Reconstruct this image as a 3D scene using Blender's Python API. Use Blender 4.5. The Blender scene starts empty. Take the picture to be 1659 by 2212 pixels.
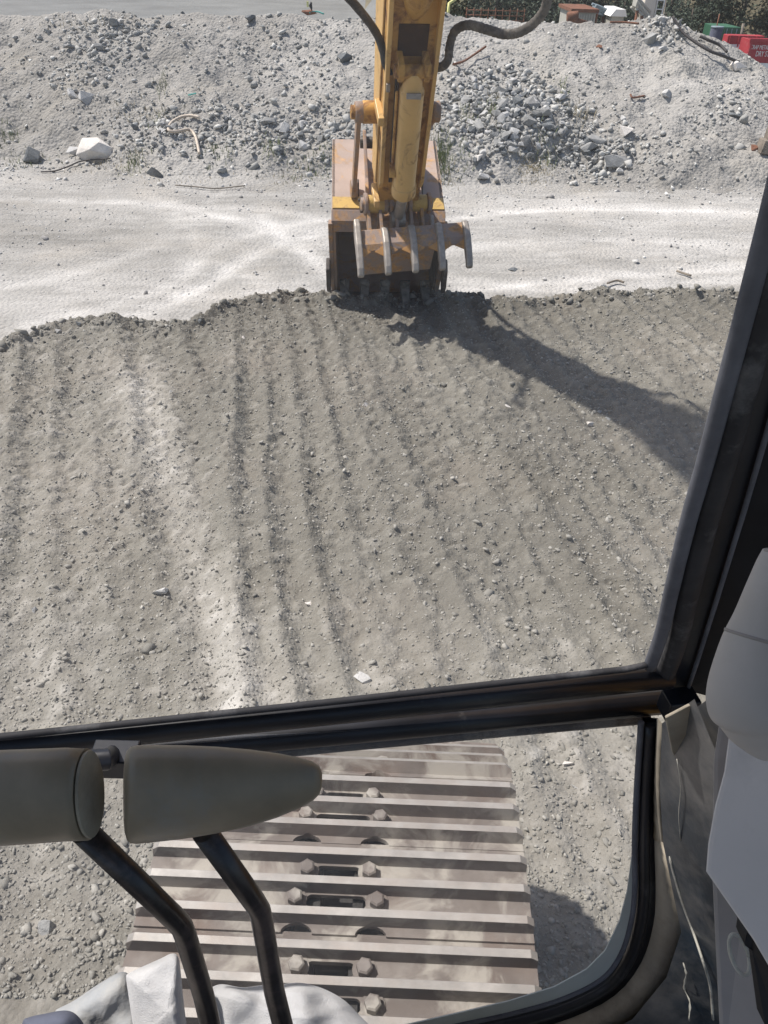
import bpy, bmesh, math, random
import numpy as np
from mathutils import Vector, Matrix, Quaternion
random.seed(7)
RNG = np.random.default_rng(11)
SC = bpy.context.scene
COL = SC.collection
R = math.radians

# ------------------------------------------------------------------ camera
H = 2.5                      # height of the eye over the ground beside the tracks
PITCH, ROLL = R(37.0), R(1.5)
FPX = 1640.0                 # focal length in units of the 1659 x 2212 measuring grid
cam_d = bpy.data.cameras.new('camera')
cam = bpy.data.objects.new('camera', cam_d); COL.objects.link(cam)
f0 = Vector((0, math.cos(PITCH), -math.sin(PITCH)))
u0 = Vector((0, math.sin(PITCH), math.cos(PITCH)))
r0 = Vector((1, 0, 0))
CR = math.cos(ROLL) * r0 + math.sin(ROLL) * u0
CU = -math.sin(ROLL) * r0 + math.cos(ROLL) * u0
EYE = Vector((0, 0, H))
m = Matrix((CR, CU, -f0)).transposed().to_4x4(); m.translation = EYE
cam.matrix_world = m
cam_d.sensor_fit = 'VERTICAL'; cam_d.sensor_height = 36.0
cam_d.lens = 18.0 * FPX / 1106.0
cam_d.clip_start = 0.02; cam_d.clip_end = 2000
SC.camera = cam

# ------------------------------------------------------------------ light
SUN_TO = Vector((-0.55, 0.20, 1.0)).normalized()
world = bpy.data.worlds.new('World'); SC.world = world; world.use_nodes = True
wn = world.node_tree; bg = wn.nodes['Background']
sky = wn.nodes.new('ShaderNodeTexSky'); sky.sky_type = 'NISHITA'; sky.sun_disc = False
sky.sun_elevation = math.asin(SUN_TO.z); sky.sun_rotation = math.atan2(SUN_TO.x, SUN_TO.y)
sky.dust_density = 2.0
wn.links.new(sky.outputs[0], bg.inputs[0]); bg.inputs[1].default_value = 0.11
sd = bpy.data.lights.new('sun', 'SUN'); sd.energy = 4.6; sd.angle = R(1.3); sd.color = (1.0, 0.945, 0.885)
sun = bpy.data.objects.new('sun', sd); COL.objects.link(sun)
sun.rotation_euler = (-SUN_TO).to_track_quat('-Z', 'Y').to_euler()
SC.view_settings.view_transform = 'Standard'; SC.view_settings.look = 'None'
SC.view_settings.exposure = 0.34; SC.view_settings.gamma = 1.0
SC.cycles.max_bounces = 8; SC.cycles.transparent_max_bounces = 12
SC.cycles.use_denoising = True

# ------------------------------------------------------------------ measuring helpers
def ray(px, py):
    return f0 + CR * ((px - 829.5) / FPX) + CU * ((1106 - py) / FPX)
def W(px, py, t): return EYE + ray(px, py) * t
def WZ(px, py, z):
    d = ray(px, py); return EYE + d * ((z - H) / d.z)
def WY(px, py, y):
    d = ray(px, py); return EYE + d * (y / d.y)
def WP(px, py, p, n):
    d = ray(px, py); return EYE + d * ((p - EYE).dot(n) / d.dot(n))

# ------------------------------------------------------------------ numpy noise
_T = np.random.default_rng(5).random((256, 256))
def vnoise(x, y, seed=0):
    x = np.asarray(x, float) + seed * 17.31; y = np.asarray(y, float) + seed * 9.77
    xi = np.floor(x).astype(int); yi = np.floor(y).astype(int)
    fx = x - xi; fy = y - yi
    fx = fx * fx * (3 - 2 * fx); fy = fy * fy * (3 - 2 * fy)
    a = _T[xi & 255, yi & 255]; b = _T[(xi + 1) & 255, yi & 255]
    c = _T[xi & 255, (yi + 1) & 255]; d = _T[(xi + 1) & 255, (yi + 1) & 255]
    return (a * (1 - fx) + b * fx) * (1 - fy) + (c * (1 - fx) + d * fx) * fy
def fbm(x, y, freq=1.0, octv=4, seed=0, gain=0.5):
    s = 0; a = 1.0; tot = 0; ca, sa = math.cos(.6), math.sin(.6)
    x = np.asarray(x, float); y = np.asarray(y, float)
    for i in range(octv):
        s = s + a * (vnoise(x * freq, y * freq, seed + i * 3) - 0.5); tot += a
        a *= gain; freq *= 2.03; x, y = x * ca - y * sa, x * sa + y * ca
    return s / tot
def sstep(a, b, x):
    t = np.clip((x - a) / (b - a), 0, 1); return t * t * (3 - 2 * t)

# ------------------------------------------------------------------ materials
def nd(nt, t, **kw):
    n = nt.nodes.new(t)
    for k, v in kw.items(): setattr(n, k, v)
    return n
def new_mat(name, rough=0.8, metal=0.0, spec=0.3):
    m = bpy.data.materials.new(name); m.use_nodes = True
    b = m.node_tree.nodes['Principled BSDF']
    b.inputs['Roughness'].default_value = rough; b.inputs['Metallic'].default_value = metal
    b.inputs['Specular IOR Level'].default_value = spec
    return m, m.node_tree, b
def noise(nt, scale, detail=6, rough=0.6, vec=None, dist=0.0):
    n = nd(nt, 'ShaderNodeTexNoise'); n.inputs['Scale'].default_value = scale
    n.inputs['Detail'].default_value = detail; n.inputs['Roughness'].default_value = rough
    n.inputs['Distortion'].default_value = dist
    if vec is None:
        g = nt.nodes.get('GEO') or nd(nt, 'ShaderNodeNewGeometry', name='GEO'); vec = g.outputs['Position']
    nt.links.new(vec, n.inputs['Vector']); return n.outputs['Fac']
def ramp(nt, fac, stops):
    r = nd(nt, 'ShaderNodeValToRGB'); e = r.color_ramp.elements
    while len(e) < len(stops): e.new(0.5)
    for i, (p, c) in enumerate(stops):
        e[i].position = p
        c = (c, c, c) if isinstance(c, (int, float)) else c
        e[i].color = (*c, 1)
    nt.links.new(fac, r.inputs[0]); return r.outputs[0]
def mix(nt, fac, a, b, mode='MIX'):
    n = nd(nt, 'ShaderNodeMix', data_type='RGBA', blend_type=mode)
    for sock, v in ((n.inputs[0], fac), (n.inputs[6], a), (n.inputs[7], b)):
        if isinstance(v, bpy.types.NodeSocket): nt.links.new(v, sock)
        elif isinstance(v, (int, float)): sock.default_value = v
        else: sock.default_value = (*v, 1)
    return n.outputs[2]
def bump(nt, b, h, strength=0.4, dist=0.01):
    n = nd(nt, 'ShaderNodeBump'); n.inputs['Strength'].default_value = strength; n.inputs['Distance'].default_value = dist
    nt.links.new(h, n.inputs['Height']); nt.links.new(n.outputs[0], b.inputs['Normal']); return n
def simple(name, col, rough=0.6, metal=0.0, var=0.25, scale=14, bmp=0.1, bd=0.002, spec=0.4, dust=0.0, dustcol=(.36, .33, .28)):
    m, nt, b = new_mat(name, rough, metal, spec)
    f = noise(nt, scale)
    c = ramp(nt, f, [(0.3, tuple(x * (1 - var) for x in col)), (0.7, tuple(min(1, x * (1 + var)) for x in col))])
    if dust > 0:
        d = ramp(nt, noise(nt, scale * .6, 8, .7), [(0.62 - dust * .35, 0.0), (0.78 - dust * .2, 1.0)])
        c = mix(nt, d, c, dustcol)
    nt.links.new(c, b.inputs['Base Color'])
    if bmp: bump(nt, b, noise(nt, scale * 8, 4), bmp, bd)
    return m
def worn(name, paint, rust, grime, amount=0.45, scale=3.0, rough=0.55, stripes=False):
    m, nt, b = new_mat(name, rough, 0.0, 0.35)
    pc = ramp(nt, noise(nt, scale * 1.5, 5), [(0.3, tuple(x * .8 for x in paint)), (0.7, paint)])
    g = ramp(nt, noise(nt, scale * 2.2, 9, .72, dist=.6), [(0.60 - amount * .25, 0.0), (0.70 - amount * .2, 1.0)])
    rc = ramp(nt, noise(nt, scale * 9, 6), [(0.35, tuple(x * .55 for x in rust)), (0.65, rust)])
    c = mix(nt, g, pc, rc)
    g2 = ramp(nt, noise(nt, scale * 1.1, 10, .8, dist=1.2), [(0.56, 0.0), (0.68, .8)])
    c = mix(nt, g2, c, grime)
    nt.links.new(c, b.inputs['Base Color'])
    rr = ramp(nt, g, [(0, rough * .8), (1, .85)]); nt.links.new(rr, b.inputs['Roughness'])
    bump(nt, b, noise(nt, scale * 25, 5), .25, .003)
    return m
def earth(name, stops, attr='tone', fine=60, med=9, rough=0.95, bs=0.6, bd=0.012, strength_col=1.0, stain=(.235, .20, .165)):
    """ground: colour follows a per-vertex dryness attribute plus grains"""
    m, nt, b = new_mat(name, rough, 0, 0.15)
    a = nd(nt, 'ShaderNodeAttribute', attribute_name=attr)
    n1 = noise(nt, med, 8, .65); n2 = noise(nt, fine, 4, .6)
    ad = nd(nt, 'ShaderNodeMath', operation='MULTIPLY_ADD'); nt.links.new(n1, ad.inputs[0]); ad.inputs[1].default_value = .35; nt.links.new(a.outputs['Fac'], ad.inputs[2])
    ad2 = nd(nt, 'ShaderNodeMath', operation='MULTIPLY_ADD'); nt.links.new(n2, ad2.inputs[0]); ad2.inputs[1].default_value = .25 * strength_col; nt.links.new(ad.outputs[0], ad2.inputs[2])
    sb = nd(nt, 'ShaderNodeMath', operation='SUBTRACT'); nt.links.new(ad2.outputs[0], sb.inputs[0]); sb.inputs[1].default_value = .30
    c = ramp(nt, sb.outputs[0], stops)
    # reddish stains
    s = ramp(nt, noise(nt, .7, 5, .6), [(0.50, 0.0), (0.74, 0.38)])
    c = mix(nt, s, c, stain)
    nt.links.new(c, b.inputs['Base Color'])
    vor = nd(nt, 'ShaderNodeTexVoronoi'); vor.inputs['Scale'].default_value = fine * .7
    g = nt.nodes.get('GEO'); nt.links.new(g.outputs['Position'], vor.inputs['Vector'])
    h = nd(nt, 'ShaderNodeMath', operation='MULTIPLY_ADD'); nt.links.new(vor.outputs['Distance'], h.inputs[0]); h.inputs[1].default_value = -.8
    nt.links.new(noise(nt, fine * .6, 8, .7), h.inputs[2])
    bump(nt, b, h.outputs[0], bs, bd)
    return m
def stone(name, lo, hi, attr='tone', fine=40, bd=.01):
    m, nt, b = new_mat(name, .92, 0, .2)
    a = nd(nt, 'ShaderNodeAttribute', attribute_name=attr)
    o = nd(nt, 'ShaderNodeObjectInfo')
    s = nd(nt, 'ShaderNodeMath', operation='ADD'); nt.links.new(a.outputs['Fac'], s.inputs[0]); s.inputs[1].default_value = 0
    n1 = noise(nt, fine * .2, 6, .65)
    ad = nd(nt, 'ShaderNodeMath', operation='MULTIPLY_ADD'); nt.links.new(n1, ad.inputs[0]); ad.inputs[1].default_value = .5; nt.links.new(s.outputs[0], ad.inputs[2])
    sb = nd(nt, 'ShaderNodeMath', operation='SUBTRACT'); nt.links.new(ad.outputs[0], sb.inputs[0]); sb.inputs[1].default_value = .25
    c = ramp(nt, sb.outputs[0], [(0, lo), (.7, hi), (1, tuple(min(.8, x * 1.35) for x in hi))])
    nt.links.new(c, b.inputs['Base Color'])
    bump(nt, b, noise(nt, fine, 6, .7), .6, bd)
    return m

M = {}
M['pad'] = earth('raked_earth', [(0.0, (.118, .111, .094)), (.35, (.192, .182, .156)), (.65, (.298, .284, .252)), (1, (.50, .482, .445))], fine=75, med=7, bs=.8, bd=.008)
M['road'] = earth('pale_road', [(0.0, (.20, .192, .174)), (.35, (.325, .314, .291)), (.65, (.455, .441, .413)), (1, (.61, .592, .558))], fine=26, med=3.2, bs=.8, bd=.03, stain=(.46, .42, .36))
M['bank'] = earth('rubble_bank', [(0.0, (.205, .195, .175)), (.35, (.32, .308, .284)), (.65, (.41, .397, .37)), (1, (.53, .515, .485))], fine=20, med=3, bs=.8, bd=.05, stain=(.40, .365, .30))
M['gravel_tooth'] = simple('mud_caked_steel', (.20, .19, .165), .9, 0, .4, 14, .4, .004)
M['yard'] = simple('grey_yard', (.19, .195, .19), .95, 0, .2, .3, .4, .05)
M['hill'] = simple('dry_hill', (.16, .14, .09), .95, 0, .45, .25, .4, .1)
M['gravel_pad'] = stone('pad_stone', (.11, .106, .09), (.33, .318, .285), fine=90, bd=.003)
M['gravel_road'] = stone('road_stone', (.30, .29, .28), (.60, .59, .56), fine=40, bd=.004)
M['rubble'] = stone('broken_rock', (.20, .20, .19), (.44, .435, .41), fine=18, bd=.02)
M['rock_dark'] = simple('dark_rock', (.13, .14, .145), .9, 0, .3, 5, .6, .02)
M['rock_mid'] = simple('grey_rock', (.28, .28, .27), .9, 0, .3, 5, .6, .02)
M['rock_pale'] = simple('pale_rock', (.46, .455, .44), .9, 0, .22, 6, .6, .02)
M['rock_white'] = simple('white_rock', (.66, .62, .57), .9, 0, .15, 5, .6, .02)
M['yellow'] = worn('worn_shaded_yellow_paint', (.62, .345, .085), (.28, .13, .045), (.15, .08, .04), .50, 2.4)  # worn and grimy, with the stick front's shade also put into the brown
M['yellow_clean'] = worn('faded_yellow_paint', (.76, .48, .18), (.30, .17, .07), (.12, .08, .05), .12, 2.2)
M['bucket'] = worn('rusted_bucket_steel', (.47, .36, .295), (.62, .37, .17), (.28, .20, .155), .35, 2.2, .75)
M['bucket_in'] = simple('dark_worn_shaded_steel', (.085, .075, .068), .6, .2, .4, 6, .3, .004, dust=.25)  # worn steel, darkened to carry the shade inside the bucket
M['lip'] = worn('yellow_lip', (.60, .40, .12), (.40, .24, .10), (.2, .15, .1), .25, 5, .6)
M['gusset'] = worn('orange_gusset_paint', (.60, .32, .11), (.34, .24, .18), (.20, .14, .10), .3, 6, .65)
M['steel'] = simple('worn_tine_steel', (.36, .325, .285), .5, .35, .25, 18, .25, .002, spec=.5)
M['thumb'] = worn('rusty_thumb_steel', (.32, .245, .205), (.56, .31, .12), (.14, .10, .08), .5, 4, .65)
M['recess_shade'] = simple('rusty_recess_shade', (.050, .026, .013), .7, 0, .6, 9, .3, .004, spec=.1)  # rust brown, blackened to paint the shade of a recess
M['greasy'] = simple('greasy_dark_steel', (.055, .045, .035), .45, .2, .4, 12, .2, .003)
M['hose'] = simple('dusty_hose_wrap', (.105, .095, .085), .85, 0, .4, 25, .3, .004, dust=.45, dustcol=(.24, .22, .19))
M['hose_dark'] = simple('black_hose_wrap', (.04, .04, .04), .6, 0, .4, 25, .3, .004, dust=.2, dustcol=(.2, .18, .16))
def shoe_mat():
    m, nt, b = new_mat('dusty_track_steel', .7, .15, .35)
    c = ramp(nt, noise(nt, 9, 7, .65), [(0.3, (.125, .105, .094)), (.55, (.185, .163, .148)), (.75, (.26, .237, .218))])
    r = ramp(nt, noise(nt, 4, 5, .6), [(.5, 0.0), (.75, .35)]); c = mix(nt, r, c, (.22, .125, .08))
    d = ramp(nt, noise(nt, 5.5, 9, .62, dist=.8), [(.50, 0.0), (.60, 1.0)]); c = mix(nt, d, c, (.35, .33, .295))
    nt.links.new(c, b.inputs['Base Color']); bump(nt, b, noise(nt, 90, 6), .35, .002); return m
M['shoe'] = shoe_mat()
M['grouser'] = simple('polished_grouser_top', (.34, .325, .305), .5, .25, .25, 14, .3, .001, dust=.45, dustcol=(.33, .295, .265))
M['chain'] = simple('oily_chain_steel', (.03, .028, .026), .5, .3, .3, 20, .2, .002)
M['frame'] = simple('black_cab_frame', (.012, .013, .017), .38, 0, .5, 9, .15, .001, spec=.5, dust=.06, dustcol=(.10, .10, .10))
M['seal'] = simple('dusty_rubber_seal', (.032, .032, .036), .75, 0, .35, 16, .3, .001, dust=.22, dustcol=(.14, .14, .145))
M['seal_grey'] = simple('greyed_rubber_edge', (.12, .125, .145), .8, 0, .25, 20, .3, .001)
M['wallblue'] = simple('scuffed_navy_paint', (.022, .032, .044), .42, 0, .5, 9, .2, .002, spec=.5, dust=.55, dustcol=(.16, .155, .15))
M['tan'] = simple('dusty_tan_sill', (.34, .30, .235), .85, 0, .3, 7, .35, .003, dust=.3, dustcol=(.13, .115, .095))
M['scuff'] = simple('bare_scuffed_edge', (.42, .41, .36), .7, 0, .3, 30, .4, .002, dust=.35, dustcol=(.12, .11, .10))
M['grip'] = simple('olive_black_rubber_grip', (.235, .198, .140), .42, 0, .18, 22, .2, .0006, spec=.5, dust=.12, dustcol=(.22, .21, .18))
M['gripface'] = simple('scuffed_grip_end', (.26, .24, .19), .75, 0, .3, 30, .3, .001)
M['rod'] = simple('chipped_black_rod', (.030, .026, .026), .33, .3, .5, 22, .2, .001, spec=.6, dust=.30, dustcol=(.13, .10, .09))
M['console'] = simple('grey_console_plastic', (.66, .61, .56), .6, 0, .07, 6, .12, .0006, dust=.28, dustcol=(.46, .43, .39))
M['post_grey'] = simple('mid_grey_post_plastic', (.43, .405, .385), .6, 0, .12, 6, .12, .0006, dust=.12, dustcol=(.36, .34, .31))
M['console_dk'] = simple('slate_grey_plastic', (.28, .26, .245), .65, 0, .12, 7, .1, .001, dust=.15, dustcol=(.25, .24, .22))  # plain darker grey for console side, seam, cap and cab shell
M['black'] = simple('black_plastic', (.012, .011, .012), .5, 0, .3, 10, .1, .001)
def cloth_mat():
    m, nt, b = new_mat('terry_cloth', .98, 0, .1)
    c = ramp(nt, noise(nt, 12, 6), [(.3, (.46, .46, .465)), (.7, (.64, .64, .64))])
    d = ramp(nt, noise(nt, 7, 6), [(.55, 0.0), (.8, .35)]); c = mix(nt, d, c, (.40, .37, .33))
    nt.links.new(c, b.inputs['Base Color']); bump(nt, b, noise(nt, 520, 3, .8), .8, .002)
    b.inputs['Sheen Weight'].default_value = .3
    return m
M['cloth'] = cloth_mat()
M['cloth2'] = simple('grey_rag_fabric', (.33, .345, .36), .95, 0, .2, 9, .8, .002, dust=.3, dustcol=(.42, .40, .36))
M['denim'] = simple('slate_blue_fabric', (.10, .11, .15), .95, 0, .2, 9, .5, .001)
def glass_mat(name, dust, lo, hi):
    m, nt, b = new_mat(name)
    nt.nodes.remove(b); out = nt.nodes['Material Output']
    tr = nd(nt, 'ShaderNodeBsdfTransparent'); gl = nd(nt, 'ShaderNodeBsdfGlossy'); gl.inputs['Roughness'].default_value = .03
    df = nd(nt, 'ShaderNodeBsdfDiffuse'); df.inputs['Color'].default_value = (.62, .63, .64, 1)
    tl = nd(nt, 'ShaderNodeBsdfTranslucent'); tl.inputs['Color'].default_value = (.62, .63, .64, 1)
    d2 = nd(nt, 'ShaderNodeMixShader'); d2.inputs[0].default_value = .5; nt.links.new(df.outputs[0], d2.inputs[1]); nt.links.new(tl.outputs[0], d2.inputs[2])
    lw = nd(nt, 'ShaderNodeLayerWeight'); lw.inputs['Blend'].default_value = .5
    fr = nd(nt, 'ShaderNodeMath', operation='POWER'); nt.links.new(lw.outputs['Facing'], fr.inputs[0]); fr.inputs[1].default_value = 4.0
    f2 = nd(nt, 'ShaderNodeMath', operation='MULTIPLY_ADD'); nt.links.new(fr.outputs[0], f2.inputs[0]); f2.inputs[1].default_value = .4; f2.inputs[2].default_value = .02
    mx = nd(nt, 'ShaderNodeMixShader'); nt.links.new(f2.outputs[0], mx.inputs[0]); nt.links.new(tr.outputs[0], mx.inputs[1]); nt.links.new(gl.outputs[0], mx.inputs[2])
    f = ramp(nt, noise(nt, 5, 7, .65, dist=.5), [(lo, dust * .4), (hi, dust)])
    m2 = nd(nt, 'ShaderNodeMixShader'); nt.links.new(f, m2.inputs[0]); nt.links.new(mx.outputs[0], m2.inputs[1]); nt.links.new(d2.outputs[0], m2.inputs[2])
    nt.links.new(m2.outputs[0], out.inputs[0]); return m
M['glass'] = glass_mat('clean_glass', .07, .45, .72)
M['glass_low'] = glass_mat('dusty_glass', .15, .4, .75)
M['glass_edge'] = simple('pale_edge_reflection', (.42, .45, .43), .35, 0, .12, 8, .1, .001)
M['leaf'] = simple('dark_scrub_leaf', (.052, .070, .045), .8, 0, .6, 1.2, 0)
M['leaf2'] = simple('dry_scrub_leaf', (.12, .115, .07), .8, 0, .5, 1.2, 0)
M['bark'] = simple('grey_bark', (.12, .095, .075), .9, 0, .3, 6, .3, .01)
M['grass'] = simple('weed_green', (.16, .19, .08), .85, 0, .4, 5, 0)
M['grass_dry'] = simple('weed_straw', (.36, .31, .20), .9, 0, .3, 5, 0)
M['red'] = simple('red_container_paint', (.36, .035, .045), .55, 0, .2, 1.2, .1, .01, dust=.12)
M['green'] = simple('green_skip_paint', (.03, .11, .06), .6, 0, .2, 1.2, .1, .01)
M['white'] = simple('white_paint', (.80, .79, .76), .6, 0, .05, 2, .05, .01)
M['cream'] = simple('cream_concrete', (.66, .60, .52), .8, 0, .1, 1.5, .1, .02)
M['shed'] = simple('pale_corrugated_wall', (.42, .41, .36), .8, 0, .15, 1, .1, .02)
M['rusty'] = simple('rusty_iron', (.19, .085, .05), .85, .1, .35, 5, .4, .01)
M['bluesteel'] = simple('blue_grey_steel', (.22, .28, .31), .7, .1, .2, 2, .1, .02)
M['wood'] = simple('weathered_timber', (.21, .18, .145), .9, 0, .35, 6, .4, .01)
M['cable'] = simple('black_cable', (.05, .045, .045), .7, 0, .3, 5, .2, .005)
M['bone'] = simple('bleached_hose', (.55, .47, .38), .8, 0, .25, 8, .2, .005)
M['teal'] = simple('teal_plastic', (.10, .42, .36), .6, 0, .2, 4, 0)
M['hivis'] = simple('pale_yellow_plastic', (.75, .72, .30), .7, 0, .1, 4, 0)

# ------------------------------------------------------------------ mesh helpers
def tag(o, label=None, cat=None, group=None, kind=None):
    if label: o['label'] = label
    if cat: o['category'] = cat
    if group: o['group'] = group
    if kind: o['kind'] = kind
    return o
def empty(name, loc, label, cat, group=None):
    o = bpy.data.objects.new(name, None); COL.objects.link(o); o.location = loc; o.empty_display_size = .1
    return tag(o, label, cat, group)
def root_loc(o):
    l = Vector((0, 0, 0))
    while o is not None: l += o.location; o = o.parent
    return l
def link(name, me, parent=None):
    """mesh given in world coordinates; becomes local to its parent"""
    o = bpy.data.objects.new(name, me); COL.objects.link(o)
    if parent is not None:
        L = root_loc(parent); me.transform(Matrix.Translation(-L)); o.parent = parent
    return o
def recenter(o):
    """put a top-level mesh's origin on its base"""
    me = o.data; vs = [v.co for v in me.vertices]
    c = Vector((sum(v.x for v in vs) / len(vs), sum(v.y for v in vs) / len(vs), min(v.z for v in vs)))
    me.transform(Matrix.Translation(-c)); o.location = c; return o
class MB:
    def __init__(s): s.v = []; s.f = []; s.mi = []; s.sm = []
    def add(s, verts, faces, mi=0, smooth=False):
        n = len(s.v); s.v += [tuple(v) for v in verts]
        for f in faces: s.f.append(tuple(i + n for i in f)); s.mi.append(mi); s.sm.append(smooth)
    def box(s, c, size, rot=None, mi=0):
        hx, hy, hz = [a / 2 for a in size]; c = Vector(c)
        vs = [Vector((x, y, z)) for x in (-hx, hx) for y in (-hy, hy) for z in (-hz, hz)]
        if rot is not None: vs = [rot @ v for v in vs]
        s.add([c + v for v in vs], [(0, 1, 3, 2), (4, 6, 7, 5), (0, 4, 5, 1), (2, 3, 7, 6), (0, 2, 6, 4), (1, 5, 7, 3)], mi)
    def prism(s, pts, off, mi=0, smooth=False):
        n = len(pts); off = Vector(off); a = [Vector(p) for p in pts]; b = [p + off for p in a]
        s.add(a + b, [tuple(range(n)), tuple(range(2 * n - 1, n - 1, -1))], mi)
        s.add(a + b, [(i, i + n, (i + 1) % n + n, (i + 1) % n) for i in range(n)], mi, smooth)
    def tube(s, pts, rad, seg=12, mi=0, flat=1.0, up=None, caps=True, smooth=True, rot=0.0, sq=1.0):
        pts = [Vector(p) for p in pts]; n = len(pts)
        if not hasattr(rad, '__len__'): rad = [rad] * n
        vs = []; prev = None
        for i, p in enumerate(pts):
            d = (pts[min(i + 1, n - 1)] - pts[max(i - 1, 0)])
            d = d.normalized() if d.length > 1e-9 else Vector((0, 0, 1))
            if prev is None:
                a = Vector(up) if up is not None else (Vector((0, 0, 1)) if abs(d.z) < .9 else Vector((0, 1, 0)))
            else: a = prev
            a = (a - d * a.dot(d)).normalized(); prev = a; b = d.cross(a)
            for k in range(seg):
                th = 2 * math.pi * k / seg + rot; ct, st = math.cos(th), math.sin(th)
                if sq != 1.0: ct = math.copysign(abs(ct) ** sq, ct); st = math.copysign(abs(st) ** sq, st)
                vs.append(p + a * (ct * rad[i]) + b * (st * rad[i] * flat))
        fs = [(i * seg + k, i * seg + (k + 1) % seg, (i + 1) * seg + (k + 1) % seg, (i + 1) * seg + k) for i in range(n - 1) for k in range(seg)]
        s.add(vs, fs, mi, smooth)
        if caps: s.add(vs[:seg][::-1], [tuple(range(seg))], mi); s.add(vs[-seg:], [tuple(range(seg))], mi)
    def build(s, name, mat, parent=None, bevel=0.0, segs=2, angle=35):
        me = bpy.data.meshes.new(name); me.from_pydata(s.v, [], s.f)
        for mm in (mat if isinstance(mat, (list, tuple)) else [mat]): me.materials.append(mm)
        me.polygons.foreach_set('material_index', s.mi); me.polygons.foreach_set('use_smooth', s.sm)
        bm = bmesh.new(); bm.from_mesh(me); bmesh.ops.remove_doubles(bm, verts=bm.verts, dist=1e-5)
        bmesh.ops.recalc_face_normals(bm, faces=bm.faces); bm.to_mesh(me); bm.free(); me.update()
        o = link(name, me, parent)
        if bevel: 
            b = o.modifiers.new('bevel', 'BEVEL'); b.width = bevel; b.segments = segs; b.limit_method = 'ANGLE'; b.angle_limit = R(angle)
        return o
def spline(pts, n=8):
    """Catmull-Rom through points"""
    P = [Vector(p) for p in pts]; P = [2 * P[0] - P[1]] + P + [2 * P[-1] - P[-2]]; out = []
    for i in range(1, len(P) - 2):
        for k in range(n):
            t = k / n; a, b, c, d = P[i - 1], P[i], P[i + 1], P[i + 2]
            out.append(.5 * ((2 * b) + (c - a) * t + (2 * a - 5 * b + 4 * c - d) * t * t + (3 * b - a - 3 * c + d) * t ** 3))
    out.append(P[-2]); return out
def grid_mesh(name, xs, ys, zf, mat, tone=None, kind='structure'):
    X, Y = np.meshgrid(xs, ys); Z = zf(X, Y); ny, nx = X.shape
    co = np.stack([X, Y, Z], -1).reshape(-1, 3)
    idx = np.arange(nx * ny).reshape(ny, nx)
    q = np.stack([idx[:-1, :-1], idx[:-1, 1:], idx[1:, 1:], idx[1:, :-1]], -1).reshape(-1, 4)
    me = bpy.data.meshes.new(name); me.vertices.add(len(co)); me.vertices.foreach_set('co', co.ravel().astype(np.float32))
    me.loops.add(q.size); me.loops.foreach_set('vertex_index', q.ravel().astype(np.int32))
    me.polygons.add(len(q)); me.polygons.foreach_set('loop_start', np.arange(0, q.size, 4, dtype=np.int32))
    me.update(calc_edges=True); me.polygons.foreach_set('use_smooth', np.ones(len(q), bool)); me.materials.append(mat)
    if tone is not None:
        a = me.attributes.new('tone', 'FLOAT', 'POINT'); a.data.foreach_set('value', tone(X, Y, Z).ravel().astype(np.float32))
    o = bpy.data.objects.new(name, me); COL.objects.link(o); o['kind'] = kind; return o
def hull_rock(seed, n=16, sq=(1, .8, .62), facet=True):
    rr = random.Random(seed); bm = bmesh.new()
    for _ in range(n):
        v = Vector((rr.gauss(0, 1), rr.gauss(0, 1), rr.gauss(0, 1))).normalized() * rr.uniform(.75, 1.1)
        bm.verts.new((v.x * sq[0], v.y * sq[1], v.z * sq[2]))
    r = bmesh.ops.convex_hull(bm, input=bm.verts)
    bmesh.ops.delete(bm, geom=[g for g in r['geom_interior'] if isinstance(g, bmesh.types.BMVert)], context='VERTS')
    bmesh.ops.recalc_face_normals(bm, faces=bm.faces)
    bm.verts.index_update(); vs = np.array([v.co[:] for v in bm.verts]); fs = np.array([[v.index for v in f.verts] for f in bm.faces])
    bm.free(); return vs, fs
PROTO = [hull_rock(100 + i, 11, (1, random.uniform(.6, 1), random.uniform(.45, .8))) for i in range(14)]
def rand_rot(n, flat=.5):
    a = RNG.uniform(0, 2 * np.pi, n); b = RNG.normal(0, flat, n); c = RNG.normal(0, flat, n)
    ca, sa, cb, sb, cc, sc_ = np.cos(a), np.sin(a), np.cos(b), np.sin(b), np.cos(c), np.sin(c)
    Z = np.zeros(n); O = np.ones(n)
    Rz = np.stack([ca, -sa, Z, sa, ca, Z, Z, Z, O], -1).reshape(-1, 3, 3)
    Rx = np.stack([O, Z, Z, Z, cb, -sb, Z, sb, cb], -1).reshape(-1, 3, 3)
    Ry = np.stack([cc, Z, sc_, Z, O, Z, -sc_, Z, cc], -1).reshape(-1, 3, 3)
    return Rz @ Rx @ Ry
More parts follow.
